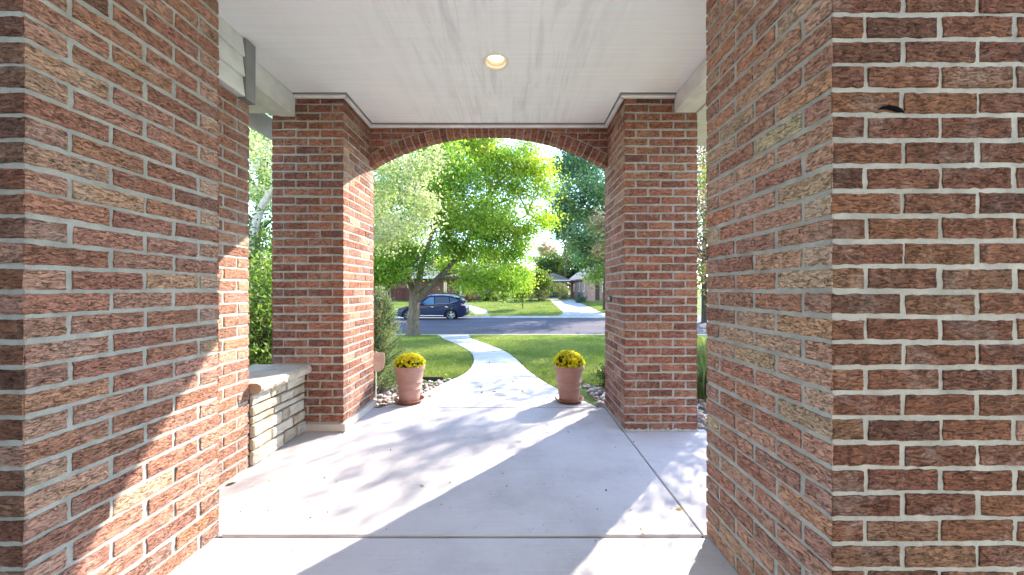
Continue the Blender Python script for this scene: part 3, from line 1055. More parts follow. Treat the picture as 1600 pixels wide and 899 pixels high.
# --- street tree, trunk by the kerb
D0 = 13.3
b = P3(645, 524, D0)
def q(px, py, dd=0.): return P3(px, py, D0 + dd)
limbs = [([b + (0, 0, -.1), q(645, 505), q(647, 480), q(648, 462)], (.33, .235, .21, .21)),
         ([q(648, 466), q(643, 445), q(630, 415, .3), q(618, 380, .6), q(600, 330, .5)], (.17, .13, .10, .07, .03)),
         ([q(649, 466), q(654, 440, -.3), q(664, 395, -.7), q(690, 320, -.9), q(720, 250, -.8)], (.15, .12, .09, .06, .02)),
         ([q(651, 468), q(666, 452), q(684, 437, .2), q(700, 420, .4), q(735, 375, .4), q(770, 320, .4)], (.17, .14, .125, .10, .07, .03)),
         ([q(684, 437, .2), q(712, 433, -.5), q(745, 441, -1.0), q(775, 447, -1.3)], (.085, .06, .045, .02)),
         ([q(668, 450), q(690, 430, .9), q(720, 424, 1.6), q(770, 430, 2.2)], (.08, .06, .045, .02)),
         ([q(638, 435), q(615, 405, -.6), q(590, 396, -1.2), q(560, 400, -1.6)], (.08, .06, .045, .02)),
         ([q(735, 375, .4), q(780, 360, .2), q(825, 335, .1)], (.06, .045, .02)),
         ([q(720, 390, .4), q(775, 290, .9), q(830, 265, .8)], (.05, .04, .02))]
bl_ = []
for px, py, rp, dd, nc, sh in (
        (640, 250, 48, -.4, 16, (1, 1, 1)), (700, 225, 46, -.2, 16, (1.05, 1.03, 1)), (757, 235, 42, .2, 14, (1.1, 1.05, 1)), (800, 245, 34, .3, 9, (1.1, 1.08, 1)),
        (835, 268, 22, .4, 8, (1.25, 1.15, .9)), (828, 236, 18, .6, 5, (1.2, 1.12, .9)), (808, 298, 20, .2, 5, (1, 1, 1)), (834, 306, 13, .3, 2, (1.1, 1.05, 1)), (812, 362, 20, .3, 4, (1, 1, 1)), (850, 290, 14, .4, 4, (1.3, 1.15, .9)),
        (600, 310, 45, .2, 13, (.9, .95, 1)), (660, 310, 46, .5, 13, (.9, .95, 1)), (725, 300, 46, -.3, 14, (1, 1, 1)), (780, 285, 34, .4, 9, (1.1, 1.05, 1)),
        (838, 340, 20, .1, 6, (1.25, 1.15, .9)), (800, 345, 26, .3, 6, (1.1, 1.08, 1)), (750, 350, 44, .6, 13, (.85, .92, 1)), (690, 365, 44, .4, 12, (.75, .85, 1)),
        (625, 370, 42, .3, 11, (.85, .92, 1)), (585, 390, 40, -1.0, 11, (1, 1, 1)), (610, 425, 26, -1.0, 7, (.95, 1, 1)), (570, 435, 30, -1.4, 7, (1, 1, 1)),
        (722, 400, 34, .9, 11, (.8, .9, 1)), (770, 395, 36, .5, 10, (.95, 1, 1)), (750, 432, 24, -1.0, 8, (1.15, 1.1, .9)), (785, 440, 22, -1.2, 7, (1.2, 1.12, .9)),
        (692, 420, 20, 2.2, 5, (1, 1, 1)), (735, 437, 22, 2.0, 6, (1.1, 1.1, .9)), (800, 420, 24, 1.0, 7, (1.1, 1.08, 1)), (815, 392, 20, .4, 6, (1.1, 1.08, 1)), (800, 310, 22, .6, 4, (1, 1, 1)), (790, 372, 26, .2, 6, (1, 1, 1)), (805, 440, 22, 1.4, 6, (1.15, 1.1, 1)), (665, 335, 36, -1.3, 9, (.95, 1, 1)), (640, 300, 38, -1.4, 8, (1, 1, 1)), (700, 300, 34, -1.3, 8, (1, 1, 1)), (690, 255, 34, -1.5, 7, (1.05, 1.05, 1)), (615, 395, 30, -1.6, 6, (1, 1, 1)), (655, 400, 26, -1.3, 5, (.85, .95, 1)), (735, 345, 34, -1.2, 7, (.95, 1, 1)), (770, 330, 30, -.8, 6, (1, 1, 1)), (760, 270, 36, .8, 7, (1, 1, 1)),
        (640, 180, 60, -.2, 14, (1, 1, 1)), (740, 170, 60, .3, 14, (1.05, 1, 1)), (540, 320, 60, -.2, 12, (1, 1, 1)), (560, 220, 60, .2, 10, (1, 1, 1)), (690, 110, 60, .5, 9, (1, 1, 1)),
        (670, 290, 45, 1.8, 8, (.9, .95, 1)), (740, 320, 45, 1.9, 8, (.95, 1, 1)), (640, 400, 30, 1.8, 6, (.8, .9, 1)), (700, 250, 45, 2.2, 8, (1, 1, 1))):
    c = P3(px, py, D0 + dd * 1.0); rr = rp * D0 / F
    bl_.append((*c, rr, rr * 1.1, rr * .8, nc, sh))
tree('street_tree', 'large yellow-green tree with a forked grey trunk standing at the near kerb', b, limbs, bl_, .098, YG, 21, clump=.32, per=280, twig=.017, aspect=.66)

# --- pale leaved tree beside the porch, curved white trunk
D1 = 7.6
def q1(px, py, dd=0.): return P3(px, py, D1 + dd)
b1 = np.array((q1(391, 545)[0], D1, float(gz(D1))))
limbs = [([b1, q1(390, 470), q1(391, 400), q1(398, 355), q1(410, 320), q1(428, 295), q1(470, 250), q1(520, 210, .2)], (.11, .095, .088, .085, .08, .07, .05, .025)),
         ([q1(428, 295), q1(500, 285, .4), q1(590, 260, .6), q1(650, 280, .6)], (.05, .045, .03, .015))]
bl_ = []
for px, py, rp, dd, nc in ((600, 290, 26, .3, 12), (640, 255, 26, .4, 11), (610, 245, 26, .3, 9), (655, 300, 22, .4, 9), (620, 345, 24, .3, 10), (600, 360, 20, .3, 7), (650, 350, 18, .4, 6), (665, 325, 14, .5, 5), (590, 330, 24, .3, 8),
                           (680, 245, 18, .4, 4), (540, 250, 46, .2, 10), (520, 320, 40, .2, 8), (470, 230, 50, 0, 10), (410, 230, 34, 0, 11), (440, 300, 30, .3, 8), (405, 285, 20, .6, 4), (560, 380, 30, .2, 6), (395, 190, 40, .2, 8)):
    c = q1(px, py, dd); rr = rp * D1 / F
    bl_.append((*c, rr, rr * 1.2, rr * .9, nc))
tree('pale_leaved_tree', 'tree with drooping cream-green leaves and a curved pale trunk beside the porch', b1, limbs, bl_,
     .078, [(.48, .46, .32), (.40, .43, .25), (.53, .50, .38), (.28, .36, .15), (.46, .41, .31)], 31, 'palebark', clump=.19, per=95, twig=.007, drop=.25, aspect=.46)

# --- blue-green tree across the street
D2 = 30.0
def q2(px, py, dd=0.): return P3(px, py, D2 + dd)
b2 = np.array((9.6, 30.0, float(gz(30.0))))
top = q2(930, 215)
limbs = [([b2, b2 + (-.1, 0, 3.0), b2 + (-.5, 0, 6.5), b2 + (-1.0, 0, 10), top], (.45, .36, .28, .18, .05)),
         ([b2 + (-.1, 0, 4), q2(930, 385), q2(895, 365), q2(872, 350)], (.2, .14, .08, .03)), ([b2 + (-.4, 0, 6), q2(925, 330), q2(885, 290)], (.16, .1, .03)),
         ([b2 + (-.2, 0, 5), b2 + (3, .5, 8)], (.16, .05)), ([b2 + (-.5, 0, 7), b2 + (2.6, -.4, 11)], (.14, .04))]
bl_ = []
for px, py, rp, dd, nc in ((905, 262, 34, 0, 16), (880, 275, 22, .5, 8), (862, 262, 14, .6, 4), (875, 320, 22, -.4, 9), (905, 320, 34, .4, 15), (930, 290, 34, -.6, 14), (880, 350, 22, .3, 9), (905, 365, 26, -.3, 10), (928, 380, 26, .5, 10), (866, 345, 12, 0, 4),
                           (935, 340, 30, 1, 12), (930, 240, 30, .5, 10), (915, 395, 16, .2, 5), (985, 300, 50, 0, 16), (975, 370, 42, 0, 12), (965, 235, 42, .5, 12), (1020, 340, 44, .5, 10), (930, 200, 34, 1.2, 7), (895, 235, 22, .4, 6)):
    c = q2(px, py, dd * 2); rr = rp * D2 / F
    bl_.append((*c, rr, rr * 1.2, rr * .85, nc))
tree('blue_green_tree', 'tall bluish green tree across the street, between the driveway and the gabled house', b2, limbs, bl_,
     .24, [(.085, .18, .115), (.11, .22, .135), (.07, .15, .105), (.16, .26, .15), (.21, .28, .13)], 41, clump=.66, per=240, twig=.03)

# --- pink-leaved tree in the right front garden (its shade falls over path and lawn)
b3 = np.array((6.5, 10.6, float(gz(10.6))))
limbs = [([b3, b3 + (0, 0, 1.2), b3 + (.1, 0, 2.0)], (.2, .16, .15)), ([b3 + (.1, 0, 1.9), b3 + (-.9, .1, 3.0), b3 + (-2.0, .2, 3.6), b3 + (-3.0, .3, 3.7)], (.11, .08, .05, .02)),
         ([b3 + (.1, 0, 1.9), b3 + (.4, -.2, 4), b3 + (.2, .3, 6.4)], (.12, .09, .03)), ([b3 + (.1, 0, 1.9), b3 + (1.4, .4, 3.4), b3 + (2.4, .5, 4.6)], (.1, .07, .03)),
         ([b3 + (.1, 0, 1.9), b3 + (-.6, -1.2, 3.6), b3 + (-.9, -2.2, 4.8)], (.09, .06, .02))]
bl_ = [(*P3(934, 352, 10.8), .30, .5, .28, 5), (*P3(944, 345, 10.8), .35, .5, .3, 5), (*P3(944, 400, 10.9), .26, .4, .34, 5), (*P3(952, 375, 10.8), .5, .7, .5, 6),
       (4.0, 10.6, 3.2, .9, 1.1, .7, 12), (4.4, 9.6, 4.6, 1.0, 1.2, .8, 12), (5.6, 10.9, 5.6, 1.2, 1.2, .9, 14), (6.6, 10.2, 4.4, 1.2, 1.3, .9, 14), (5.0, 12.0, 4.6, 1.1, 1.0, .9, 12),
       (7.4, 11.4, 3.8, 1.0, 1.1, .8, 10), (4.7, 8.6, 5.9, .8, .7, .6, 7), (5.7, 9.8, 7.0, .8, .8, .6, 7), (6.6, 10.8, 7.6, .7, .7, .6, 6), (4.2, 7.6, 5.2, .5, .5, .5, 3), (5.2, 8.6, 4.0, 1.0, .9, .7, 10), (7.0, 8.8, 3.6, .9, .8, .6, 8), (7.3, 13.6, 4.8, .9, .9, .6, 9), (6.4, 13.0, 4.2, .7, .7, .5, 7), (8.0, 14.4, 5.4, .9, .9, .6, 8), (3.9, 11.7, 4.0, .6, .8, .5, 7)]
tree('pink_leaved_tree', 'small ornamental tree with pinkish bronze leaves behind the number-plate pillar', b3, limbs, bl_,
     .085, [(.34, .19, .17), (.29, .21, .15), (.38, .25, .22), (.20, .19, .09), (.16, .18, .07)], 51, 'darkbark', clump=.22, per=70, twig=.011)

b5 = np.array((3.7, 5.5, float(gz(5.5))))
limbs = [([b5, b5 + (-.1, 0, 1.0), b5 + (-.3, .1, 2.2), b5 + (-.2, .2, 3.6)], (.07, .06, .045, .015)), ([b5 + (.05, 0, 0), b5 + (.3, .2, 1.5), b5 + (.7, .3, 3.2)], (.05, .04, .012)), ([b5 + (-.1, 0, .8), b5 + (-.6, -.3, 1.7), b5 + (-.9, -.6, 2.4)], (.04, .03, .01))]
bl_ = [(3.5, 5.6, 3.0, .6, .6, .5, 9), (4.2, 5.9, 3.5, .6, .6, .5, 8), (3.0, 5.0, 2.3, .45, .45, .4, 7), (3.3, 5.2, 1.6, .5, .5, .5, 6), (4.4, 6.2, 2.6, .6, .6, .5, 7), (3.8, 5.4, 4.1, .45, .45, .4, 5), (2.75, 4.9, 1.7, .35, .35, .45, 5)]
tree('plum_shrub_tree', 'slender many-stemmed plum with dusty pink leaves by the rocks past the near pillar', b5, limbs, bl_,
     .06, [(.34, .19, .19), (.38, .26, .23), (.24, .17, .12), (.18, .20, .08)], 52, 'darkbark', clump=.19, per=130, twig=.007)

# --- larger shade tree further right in the front garden, seen only between the right pillars
b4 = np.array((10.5, 13.0, float(gz(13.0))))
limbs = [([b4, b4 + (0, 0, 2.5), b4 + (-.2, 0, 5), b4 + (-.3, .2, 8.5)], (.3, .24, .18, .05)), ([b4 + (0, 0, 2.8), b4 + (-2.5, .2, 5)], (.12, .04)), ([b4 + (0, 0, 3), b4 + (2.2, .6, 5.4)], (.12, .04))]
bl_ = [(b4[0] + dx, b4[1] + dy, b4[2] + dz, 1.3, 1.3, 1.0, 9) for dx, dy, dz in ((-2.6, 0, 5.2), (-1.4, 1.2, 7), (0, -1, 8.2), (1.8, .4, 6.4), (-1.0, -1.8, 5.4), (.8, 1.8, 5.6), (-2.8, 1.4, 6.4), (2.4, -1.4, 5), (-1, .2, 9))]
tree('green_shade_tree', 'green broad tree in the front garden glimpsed past the near pillar with the black smear', b4, limbs, bl_, .13, [(.08, .13, .03), (.11, .15, .03), (.14, .17, .04)], 61, clump=.36, per=75, twig=.016)

# --- trees behind the neighbours
BACK = 'trees behind the houses'


def round_tree(name, label, px, py_top, d, wpx, seed, pal, leaf=.32, trunk='darkbark', hfrac=.75, group=BACK, nb=9, per=75, base_z=None, clump=.6, tr=.22):
    rg = np.random.default_rng(seed)
    x, _, zt = at(px, py_top, d)
    zb = float(gz(d)) if base_z is None else base_z
    H = zt - zb; W = wpx * d / F
    base = np.array((x, d, zb))
    limbs = [([base, base + (0, 0, H * .35), base + (.05 * W, 0, H * .6), base + (0, 0, H * .9)], (tr, tr * .8, tr * .5, tr * .12))]
    bl = []
    ch_ = H * hfrac
    for k in range(nb):
        a = k * 2.4 + seed; f = (k + .5) / nb
        rz_ = zb + H - ch_ + ch_ * (.12 + .78 * f)
        prof_ = math.sin(PI * (.18 + .72 * f)) ** .8
        rad = W * .5 * prof_ * .62 * rg.uniform(.7, 1.1)
        bl.append((x + rad * math.cos(a), d + rad * math.sin(a), rz_, W * .27 * (.55 + .5 * prof_), W * .27, ch_ * .16, 9))
        limbs.append(([base + (0, 0, min(H * .75, rz_ - zb - .06 * H) * .8), np.array((x + rad * math.cos(a) * .8, d + rad * math.sin(a) * .8, rz_))], (tr * .35, tr * .1)))
    tree(name, label, base, limbs, bl, leaf, pal, seed, trunk, group, clump=clump, per=per, twig=.0 if d > 45 else .02)


G1 = [(.06, .10, .03), (.085, .13, .035), (.045, .08, .03)]
G2 = [(.12, .155, .035), (.16, .19, .04), (.09, .13, .03)]
YEL = [(.30, .25, .05), (.36, .30, .07), (.20, .20, .05)]
PNK = [(.42, .27, .22), (.46, .33, .27), (.35, .25, .18)]
round_tree('round_tree', 'dark green tree with a thick dark trunk in front of the red fence', 606, 395, 34, 75, 71, G1, .26, clump=.5, hfrac=.62, tr=.3, group=None)
round_tree('young_tree', 'thin young yellow-green tree on the lawn across the street', 817, 432, 30, 26, 72, [(.17, .20, .03), (.21, .22, .03)], .16, clump=.26, hfrac=.72, tr=.05, group=None, nb=7, per=45)
round_tree('round_tree', 'rounded light green tree beside the garage driveway', 842, 425, 40, 36, 73, G2, .24, clump=.42, hfrac=.85, tr=.1, group=None)
round_tree('round_tree', 'broad mid green tree above the garage roof', 858, 400, 62, 56, 74, G1 + G2[:1], .36)
round_tree('round_tree', 'pinkish autumn tree poking up behind the garage trees', 852, 376, 78, 40, 75, PNK, .4, hfrac=.7)
round_tree('round_tree', 'yellow autumn tree beside the utility pole', 893, 374, 70, 40, 76, YEL, .4, hfrac=.8)
round_tree('round_tree', 'dense green tree behind the left part of the brick house', 600, 340, 58, 110, 77, G1, .4, nb=11, clump=.8)
round_tree('round_tree', 'bright green tree rising over the middle of the brick house roof', 690, 370, 56, 100, 78, G2, .4, nb=11, clump=.8)
round_tree('round_tree', 'olive green tree over the garage end of the brick house', 770, 385, 60, 84, 79, G1 + G2, .4, nb=10, clump=.8)
round_tree('round_tree', 'tall pale green tree far behind the gabled house', 960, 330, 66, 90, 80, G2, .4, nb=10, clump=.9)
round_tree('round_tree', 'dense bright green tree filling the view past the brick pier', 400, 60, 13, 250, 83, [(.12, .19, .035), (.16, .23, .045), (.09, .14, .03)], .13, clump=.42, hfrac=.9, tr=.16, group=None, nb=14, per=150)
round_tree('round_tree', 'light green tree leaning over the gable of the pinkish house', 944, 376, 29, 72, 84, [(.20, .27, .10), (.15, .22, .07)], .2, clump=.42, hfrac=.62, tr=.14, group=None, nb=8, per=80)
round_tree('round_tree', 'tall reddish green tree seen in the slot past the number-plate pillar', 1100, 120, 20, 130, 87, [(.26, .17, .12), (.16, .20, .06), (.30, .22, .16), (.14, .19, .05)], .17, clump=.5, hfrac=.95, tr=.16, group=None, nb=13, per=110)
round_tree('round_tree', 'dark green tree between the garage and the utility pole', 872, 404, 66, 46, 85, G1 + G2[:1], .36)
round_tree('round_tree', 'tall green tree closing the view behind the gabled house roof', 922, 385, 62, 60, 86, G1, .36)
# spruce
bx = at(903, 452, 64)[0]
sb = np.array((bx, 64, float(gz(64))))
bl_ = [(bx, 64, sb[2] + .8 + 6.2 * f, 2.0 * (1 - f) + .15, 2.0 * (1 - f) + .15, .5, max(4, int(22 * (1 - f)))) for f in np.linspace(.05, 1, 10)]
tree('blue_spruce', 'dark bluish spruce behind the gabled house', sb, [([sb, sb + (0, 0, 7)], (.2, .04))], bl_, .4, [(.035, .065, .085), (.05, .085, .105), (.03, .05, .07)], 82, 'darkbark', BACK, 'needle', clump=.35, per=60, twig=0, aspect=.3)

# ------------------------------------------------------------------ shrubs and border plants


def shrub(name, label, x, y, z, rx, rz, seed, pal, leaf, n=26, per=60, clump=.12, mat='leaf', group=None, twigs=True, bark='darkbark', aspect=.55, dirw=0., cat='shrub', ry=None):
    base = np.array((x, y, z))
    ry = ry or rx
    st = [([base + (math.cos(a) * rx * .12, math.sin(a) * ry * .12, -.03), base + (math.cos(a) * rx * .4, math.sin(a) * ry * .4, rz * .9), base + (math.cos(a) * rx * .6, math.sin(a) * ry * .6, rz * 1.5)], (.014 + .01 * rx, .01, .004)) for a in np.arange(0, 6.2, 1.05)]
    return tree(name, label, base, st, [(x, y, z + rz, rx, ry, rz, n)], leaf, pal, seed, bark, group, mat, clump=clump, per=per, twig=.006 if twigs else 0, cat=cat, aspect=aspect, dirw=dirw, dirs=(0, 0, 1), parts=('stems', 'foliage'))


# bush beyond the stone wall, through the left opening
shrub('leafy_bush', 'light green leafy bush standing behind the stone wall', -2.95, 4.0, -.12, .72, .80, 91, [(.17, .22, .06), (.12, .18, .045), (.22, .26, .09)], .055, 60, 190, .16)
shrub('leafy_bush', 'tall bright green bush against the fence beyond the stone wall', -5.0, 6.3, -.24, 1.1, 1.35, 92, [(.11, .16, .035), (.08, .13, .03), (.15, .19, .05)], .08, 60, 170, .24)
# boxwood by the right back pillar
shrub('box_shrub', 'small dark boxwood beside the number-plate pillar in the rock bed', 1.12, 4.0, -.07, .17, .19, 93, [(.05, .075, .03), (.07, .10, .04), (.11, .11, .06)], .028, 26, 60, .05)
# juniper by the left back pillar
jb = np.array((-1.70, 4.12, -.08))
rgj = np.random.default_rng(94)
jl = MB(); js = MB()
jpal = np.array([(.17, .23, .12), (.22, .28, .16), (.13, .18, .09), (.29, .32, .19), (.33, .30, .18)])
for k in range(240):
    h = rgj.uniform(0, 1) ** .8
    a = rgj.uniform(0, 2 * PI)
    rr = .36 * (1 - h) ** .75 * rgj.uniform(.45, 1.15) + .02
    p0 = np.array((.1 * h, 0, .06 + h * .92)); tip = p0 + np.array((rr * math.cos(a), rr * math.sin(a), .16 + .1 * rgj.uniform()))
    js.tube(np.stack([p0, (p0 + tip) / 2 + (0, 0, .0), tip]), (.006, .004, .002), 4, cap=False)
    n = 90
    t = rgj.uniform(.25, 1.08, (n, 1))
    C = p0 + (tip - p0) * t + rgj.normal(0, .028, (n, 3)) * (1.15 - t * .4)
    dv = np.tile((tip - p0) / np.linalg.norm(tip - p0), (n, 1))
    col = jpal[rgj.integers(5)] * rgj.uniform(.7, 1.3, (n, 1))
    V, Fc, cc = leaf_cards(C, rgj.uniform(.02, .042, n), col, rgj, .2, .28, dv, .72)
    jl.add(V, Fc, cc)
for k in range(90):                                   # low spreading skirt
    a = rgj.uniform(0, 2 * PI); rr = rgj.uniform(.25, .55)
    p0 = np.array((0, 0, .05)); tip = np.array((rr * math.cos(a) + .05, rr * math.sin(a) * .9, .10 + .22 * rgj.uniform()))
    n = 90
    t = rgj.uniform(.3, 1.05, (n, 1)); C = p0 + (tip - p0) * t + rgj.normal(0, .03, (n, 3))
    dv = np.tile((tip - p0) / np.linalg.norm(tip - p0), (n, 1))
    col = jpal[rgj.integers(5)] * rgj.uniform(.7, 1.3, (n, 1))
    V, Fc, cc = leaf_cards(C, rgj.uniform(.02, .042, n), col, rgj, .2, .28, dv, .72); jl.add(V, Fc, cc)
jt_ = thing('juniper', 'upright grey-green juniper crowding the pillar by the stone wall', 'shrub', jb)
js.tube([(0, 0, -.03), (.02, 0, .45), (.1, 0, .97)], (.03, .02, .006), 7)
js.build('stems', M['darkbark'], jt_); jl.build('foliage', M['needle'], jt_)


def grass_clump(name, label, x, y, z, h, spread, n, pal, seed, group=None, wid=.006):
    rg = np.random.default_rng(seed)
    t = thing(name, label, 'plant', (x, y, z), group)
    mb = MB(); pal = np.asarray(pal)
    a = rg.uniform(0, 2 * PI, n); L = h * rg.uniform(.6, 1.1, n); bend = rg.uniform(.15, 1, n) * spread
    o = rg.normal(0, .25, (n, 2)) * spread * .4
    s = np.linspace(0, 1, 5)
    dx, dy = np.cos(a), np.sin(a)
    cx_ = o[:, :1] + (dx * bend)[:, None] * s ** 1.8; cy_ = o[:, 1:] + (dy * bend)[:, None] * s ** 1.8
    cz_ = L[:, None] * (s - .25 * s ** 2.5 * (bend / spread)[:, None])
    wd = wid * (1 - s ** 2)[None, :] + .0006
    V0 = np.stack([cx_ - dy[:, None] * wd, cy_ + dx[:, None] * wd, cz_], -1); V1 = np.stack([cx_ + dy[:, None] * wd, cy_ - dx[:, None] * wd, cz_], -1)
    V = np.stack([V0, V1], 2).reshape(n, 10, 3)
    k = np.arange(4) * 2
    f = np.stack([k, k + 1, k + 3, k + 2], -1)
    Fc = (f[None] + (np.arange(n) * 10)[:, None, None]).reshape(-1, 4)
    col = np.repeat(pal[rg.integers(len(pal), size=n)] * rg.uniform(.75, 1.25, (n, 1)), 10, axis=0)
    mb.add(V.reshape(-1, 3), Fc, col)
    mb.build('blades', M['grassblade'], t)
    return t


grass_clump('ornamental_grass', 'tuft of green ornamental grass at the rocks past the number-plate pillar', 1.98, 3.52, -.07, .55, .34, 260, [(.10, .16, .06), (.16, .20, .09)], 95)
grass_clump('ornamental_grass', 'taller straw-tipped grass tuft behind the rocks on the right of the porch', 2.35, 4.25, -.12, .72, .4, 260, [(.20, .20, .10), (.14, .18, .07)], 96)
# border across the street
BORD = 'grass tufts in the border of the brick house'
for k, (px, lab) in enumerate(((709, 'straw grass tuft next to the red bush'), (722, 'pale grass tuft second along from the red bush'), (745, 'wide pale grass tuft under the porch window'), (765, 'low lilac-tinged grass tuft in the border'))):
    d_ = 38.5
    grass_clump('border_grass', lab + ' before the brick house', at(px + 10, 470, d_)[0], d_, float(gz(d_)), .9, .6, 200, [(.34, .32, .20), (.28, .29, .15), (.36, .31, .27)], 200 + k, BORD, .03)
BS = 'shrubs in the border of the brick house'
for k, (px, r_x, h_, pal, lab) in enumerate(((770, .55, .45, G2, 'rounded green shrub under the young tree'), (757, .5, .4, G2, 'low green shrub between pale grass tufts'), (788, .5, .45, G1, 'dark green shrub along the house border'),
                                             (806, .6, .5, G2, 'light green shrub near the end of the border'), (829, .9, .7, [(.24, .22, .10), (.2, .2, .08)], 'straw-green mound at the driveway corner'), (848, .7, .6, [(.28, .25, .13), (.2, .2, .09)], 'pale straw mound against the driveway'))):
    d_ = 38.2
    shrub('border_shrub', lab, at(px, 470, d_)[0], d_, float(gz(d_)), r_x, h_, 220 + k, pal, .15, 14, 50, .2, group=BS, twigs=False)
shrub('red_bush', 'dull red bush behind the tail of the parked car', at(731, 470, 37)[0], 37, float(gz(37)), .55, .55, 231, [(.17, .075, .06), (.20, .10, .075)], .14, 16, 60, .2)
shrub('driveway_shrub', 'olive shrub on many thin stems between garage and gabled house', at(880, 466, 40)[0], 40, float(gz(40)) + .2, .85, .95, 232, [(.15, .16, .06), (.20, .19, .08)], .15, 22, 50, .26)
shrub('blue_shrub', 'small bluish shrub under the gabled house windows', at(906, 466, 36)[0], 36, float(gz(36)) - .02, .5, .6, 233, [(.06, .10, .09), (.08, .12, .11)], .12, 14, 60, .18)

# ------------------------------------------------------------------ lawn blades (stuff)


def lawn(name, n, y0, y1, xa, xb, hgt, wid, seed, keep, pal, zoff=0., zf=gz):
    rg = np.random.default_rng(seed)
    u = rg.uniform(size=n)
    y = y0 + (y1 - y0) * u ** 1.25
    x = rg.uniform(size=n); x = xa(y) + (xb(y) - xa(y)) * x
    k = keep(x, y); x, y = x[k], y[k]; n = len(x)
    z = zf(y) + zoff - .006
    a = rg.uniform(0, 2 * PI, n); s = (.6 + .4 * y / y0) if y0 < 10 else np.ones(n)
    h = hgt * rg.uniform(.6, 1.25, n); w = wid * rg.uniform(.7, 1.3, n) * s
    lean = rg.normal(0, .5, (n, 2)) * h[:, None]
    dx, dy = np.cos(a) * w, np.sin(a) * w
    V = np.stack([np.stack([x - dx, y - dy, z], -1), np.stack([x + dx, y + dy, z], -1), np.stack([x + lean[:, 0], y + lean[:, 1], z + h], -1)], 1).reshape(-1, 3)
    pal = np.asarray(pal)
    pt = vnoise(x * .9, y * .9, 0, seed) * .5 + vnoise(x * 3.1, y * 3.1, 0, seed + 3) * .3
    idx = np.clip(((pt + rg.normal(0, .35, n) + 1) / 2 * len(pal)).astype(int), 0, len(pal) - 1)
    col = np.repeat(pal[idx] * rg.uniform(.75, 1.25, (n, 1)), 3, axis=0)
    mb = MB(); mb.add(V, np.arange(n * 3).reshape(n, 3), col)
    o = mb.build(name, M['grassblade'])
    return tag(o, kind='stuff')


LAWN = [(.13, .20, .045), (.19, .26, .06), (.24, .30, .075), (.30, .33, .11), (.36, .35, .16)]


def keep_front(x, y):
    on = (x > path_l(y) - .03) & (x < path_r(y) + .03)
    bedL = (x < path_l(y)) & (y < 4.66) & (x > -2.9)
    bedR = (x > path_r(y)) & (y < 4.36 + .06 * np.sin(9 * x)) & (x < 3)
    return ~(on | bedL | bedR)


o = lawn('grass', 330000, 3.7, 13.98, lambda y: -.62 * y - .8, lambda y: .48 * y + .9, .05, .0042, 301, keep_front, LAWN)
o['label'] = 'short mown front lawn on both sides of the walk'


def keep_far(x, y):
    dl = np.interp(y, [24.8, 25.3, 26.5, 28, 40], [2.8, 3.3, 3.75, 3.95, 4.1]); dr = np.interp(y, [24.8, 25.3, 26.5, 28, 40], [7.6, 7.3, 7.0, 6.95, 6.8])
    PA = np.array(P)
    pl = np.interp(y, PA[:, 0, 1], PA[:, 0, 0]); pr = np.interp(y, PA[:, 1, 1], PA[:, 1, 0])
    return ~(((x > dl - .05) & (x < dr + .05)) | ((x > pl - .1) & (x < pr + .1) & (y < PA[-1, 0, 1] + .4)))


o = lawn('grass', 130000, 25.03, 38.0, lambda y: -.5 * y - 2, lambda y: .36 * y + 1, .085, .014, 302, keep_far, LAWN)
o['label'] = 'mown lawn of the neighbours across the street'

# ------------------------------------------------------------------ river rock beds (stuff)
bm = bmesh.new(); bmesh.ops.create_icosphere(bm, subdivisions=2, radius=1); bm.verts.ensure_lookup_table()
IV = np.array([v.co for v in bm.verts]); IF = np.array([[v.index for v in f.verts] for f in bm.faces]); bm.free()


def rocks(pts, zs, smin, smax, pal, seed, name, label):
    rg = np.random.default_rng(seed); mb = MB(); pal = np.asarray(pal)
    for (x, y), z in zip(pts, zs):
        s = rg.uniform(smin, smax)
        sc = np.array((rg.uniform(.8, 1.4), rg.uniform(.7, 1.1), rg.uniform(.4, .75))) * s
        o_ = rg.uniform(0, 99, 3)
        V = IV * (1 + .22 * vnoise(IV[:, 0] * 1.6 + o_[0], IV[:, 1] * 1.6 + o_[1], IV[:, 2] * 1.6 + o_[2], 5))[:, None] * sc
        a, b_ = rg.uniform(0, 6.28), rg.normal(0, .35)
        R = np.array([[math.cos(a), -math.sin(a), 0], [math.sin(a), math.cos(a), 0], [0, 0, 1]]) @ np.array([[1, 0, 0], [0, math.cos(b_), -math.sin(b_)], [0, math.sin(b_), math.cos(b_)]])
        mb.add(V @ R.T + (x, y, z + sc[2] * .5), IF, pal[rg.integers(len(pal))] * rg.uniform(.75, 1.2))
    o = mb.build(name, M['rock'], smooth=True)
    return tag(o, label, kind='stuff')


RP = [(.50, .42, .36), (.58, .52, .47), (.36, .28, .23), (.44, .33, .28), (.62, .57, .53), (.26, .21, .19)]
rg = np.random.default_rng(400)
pts = []
while len(pts) < 1000:
    x, y = rg.uniform(-2.9, -.6), rg.uniform(3.18, 4.62)
    if x < float(path_l(y)) - .03 and not (x > -1.95 and x < -1.33 and y < 3.34): pts.append((x, y))
rocks(pts, [float(gz(max(y, 3.32))) + .0 + rg.uniform(-.01, .02) for x, y in pts], .016, .036, [tuple(q_ * .72 for q_ in c_) for c_ in RP], 401, 'gravel', 'bed of pale river rock around the juniper')
pts = []
while len(pts) < 1500:
    x, y = rg.uniform(.85, 3.0), rg.uniform(1.6, 4.32)
    if y > 3.31 and x < float(path_r(y)) + .04: continue
    if y < 3.34 and x < 1.50: continue
    if y < 2.80 and x < 1.56: continue
    pts.append((x, y))
rocks(pts, [float(gz(max(y, 3.32))) + (-.02 if y < 3.3 else 0) + rg.uniform(-.01, .02) for x, y in pts], .016, .038, RP[:4] + RP[3:4] + RP[5:], 402, 'gravel', 'bed of brownish river rock around the pillar with the number plate')
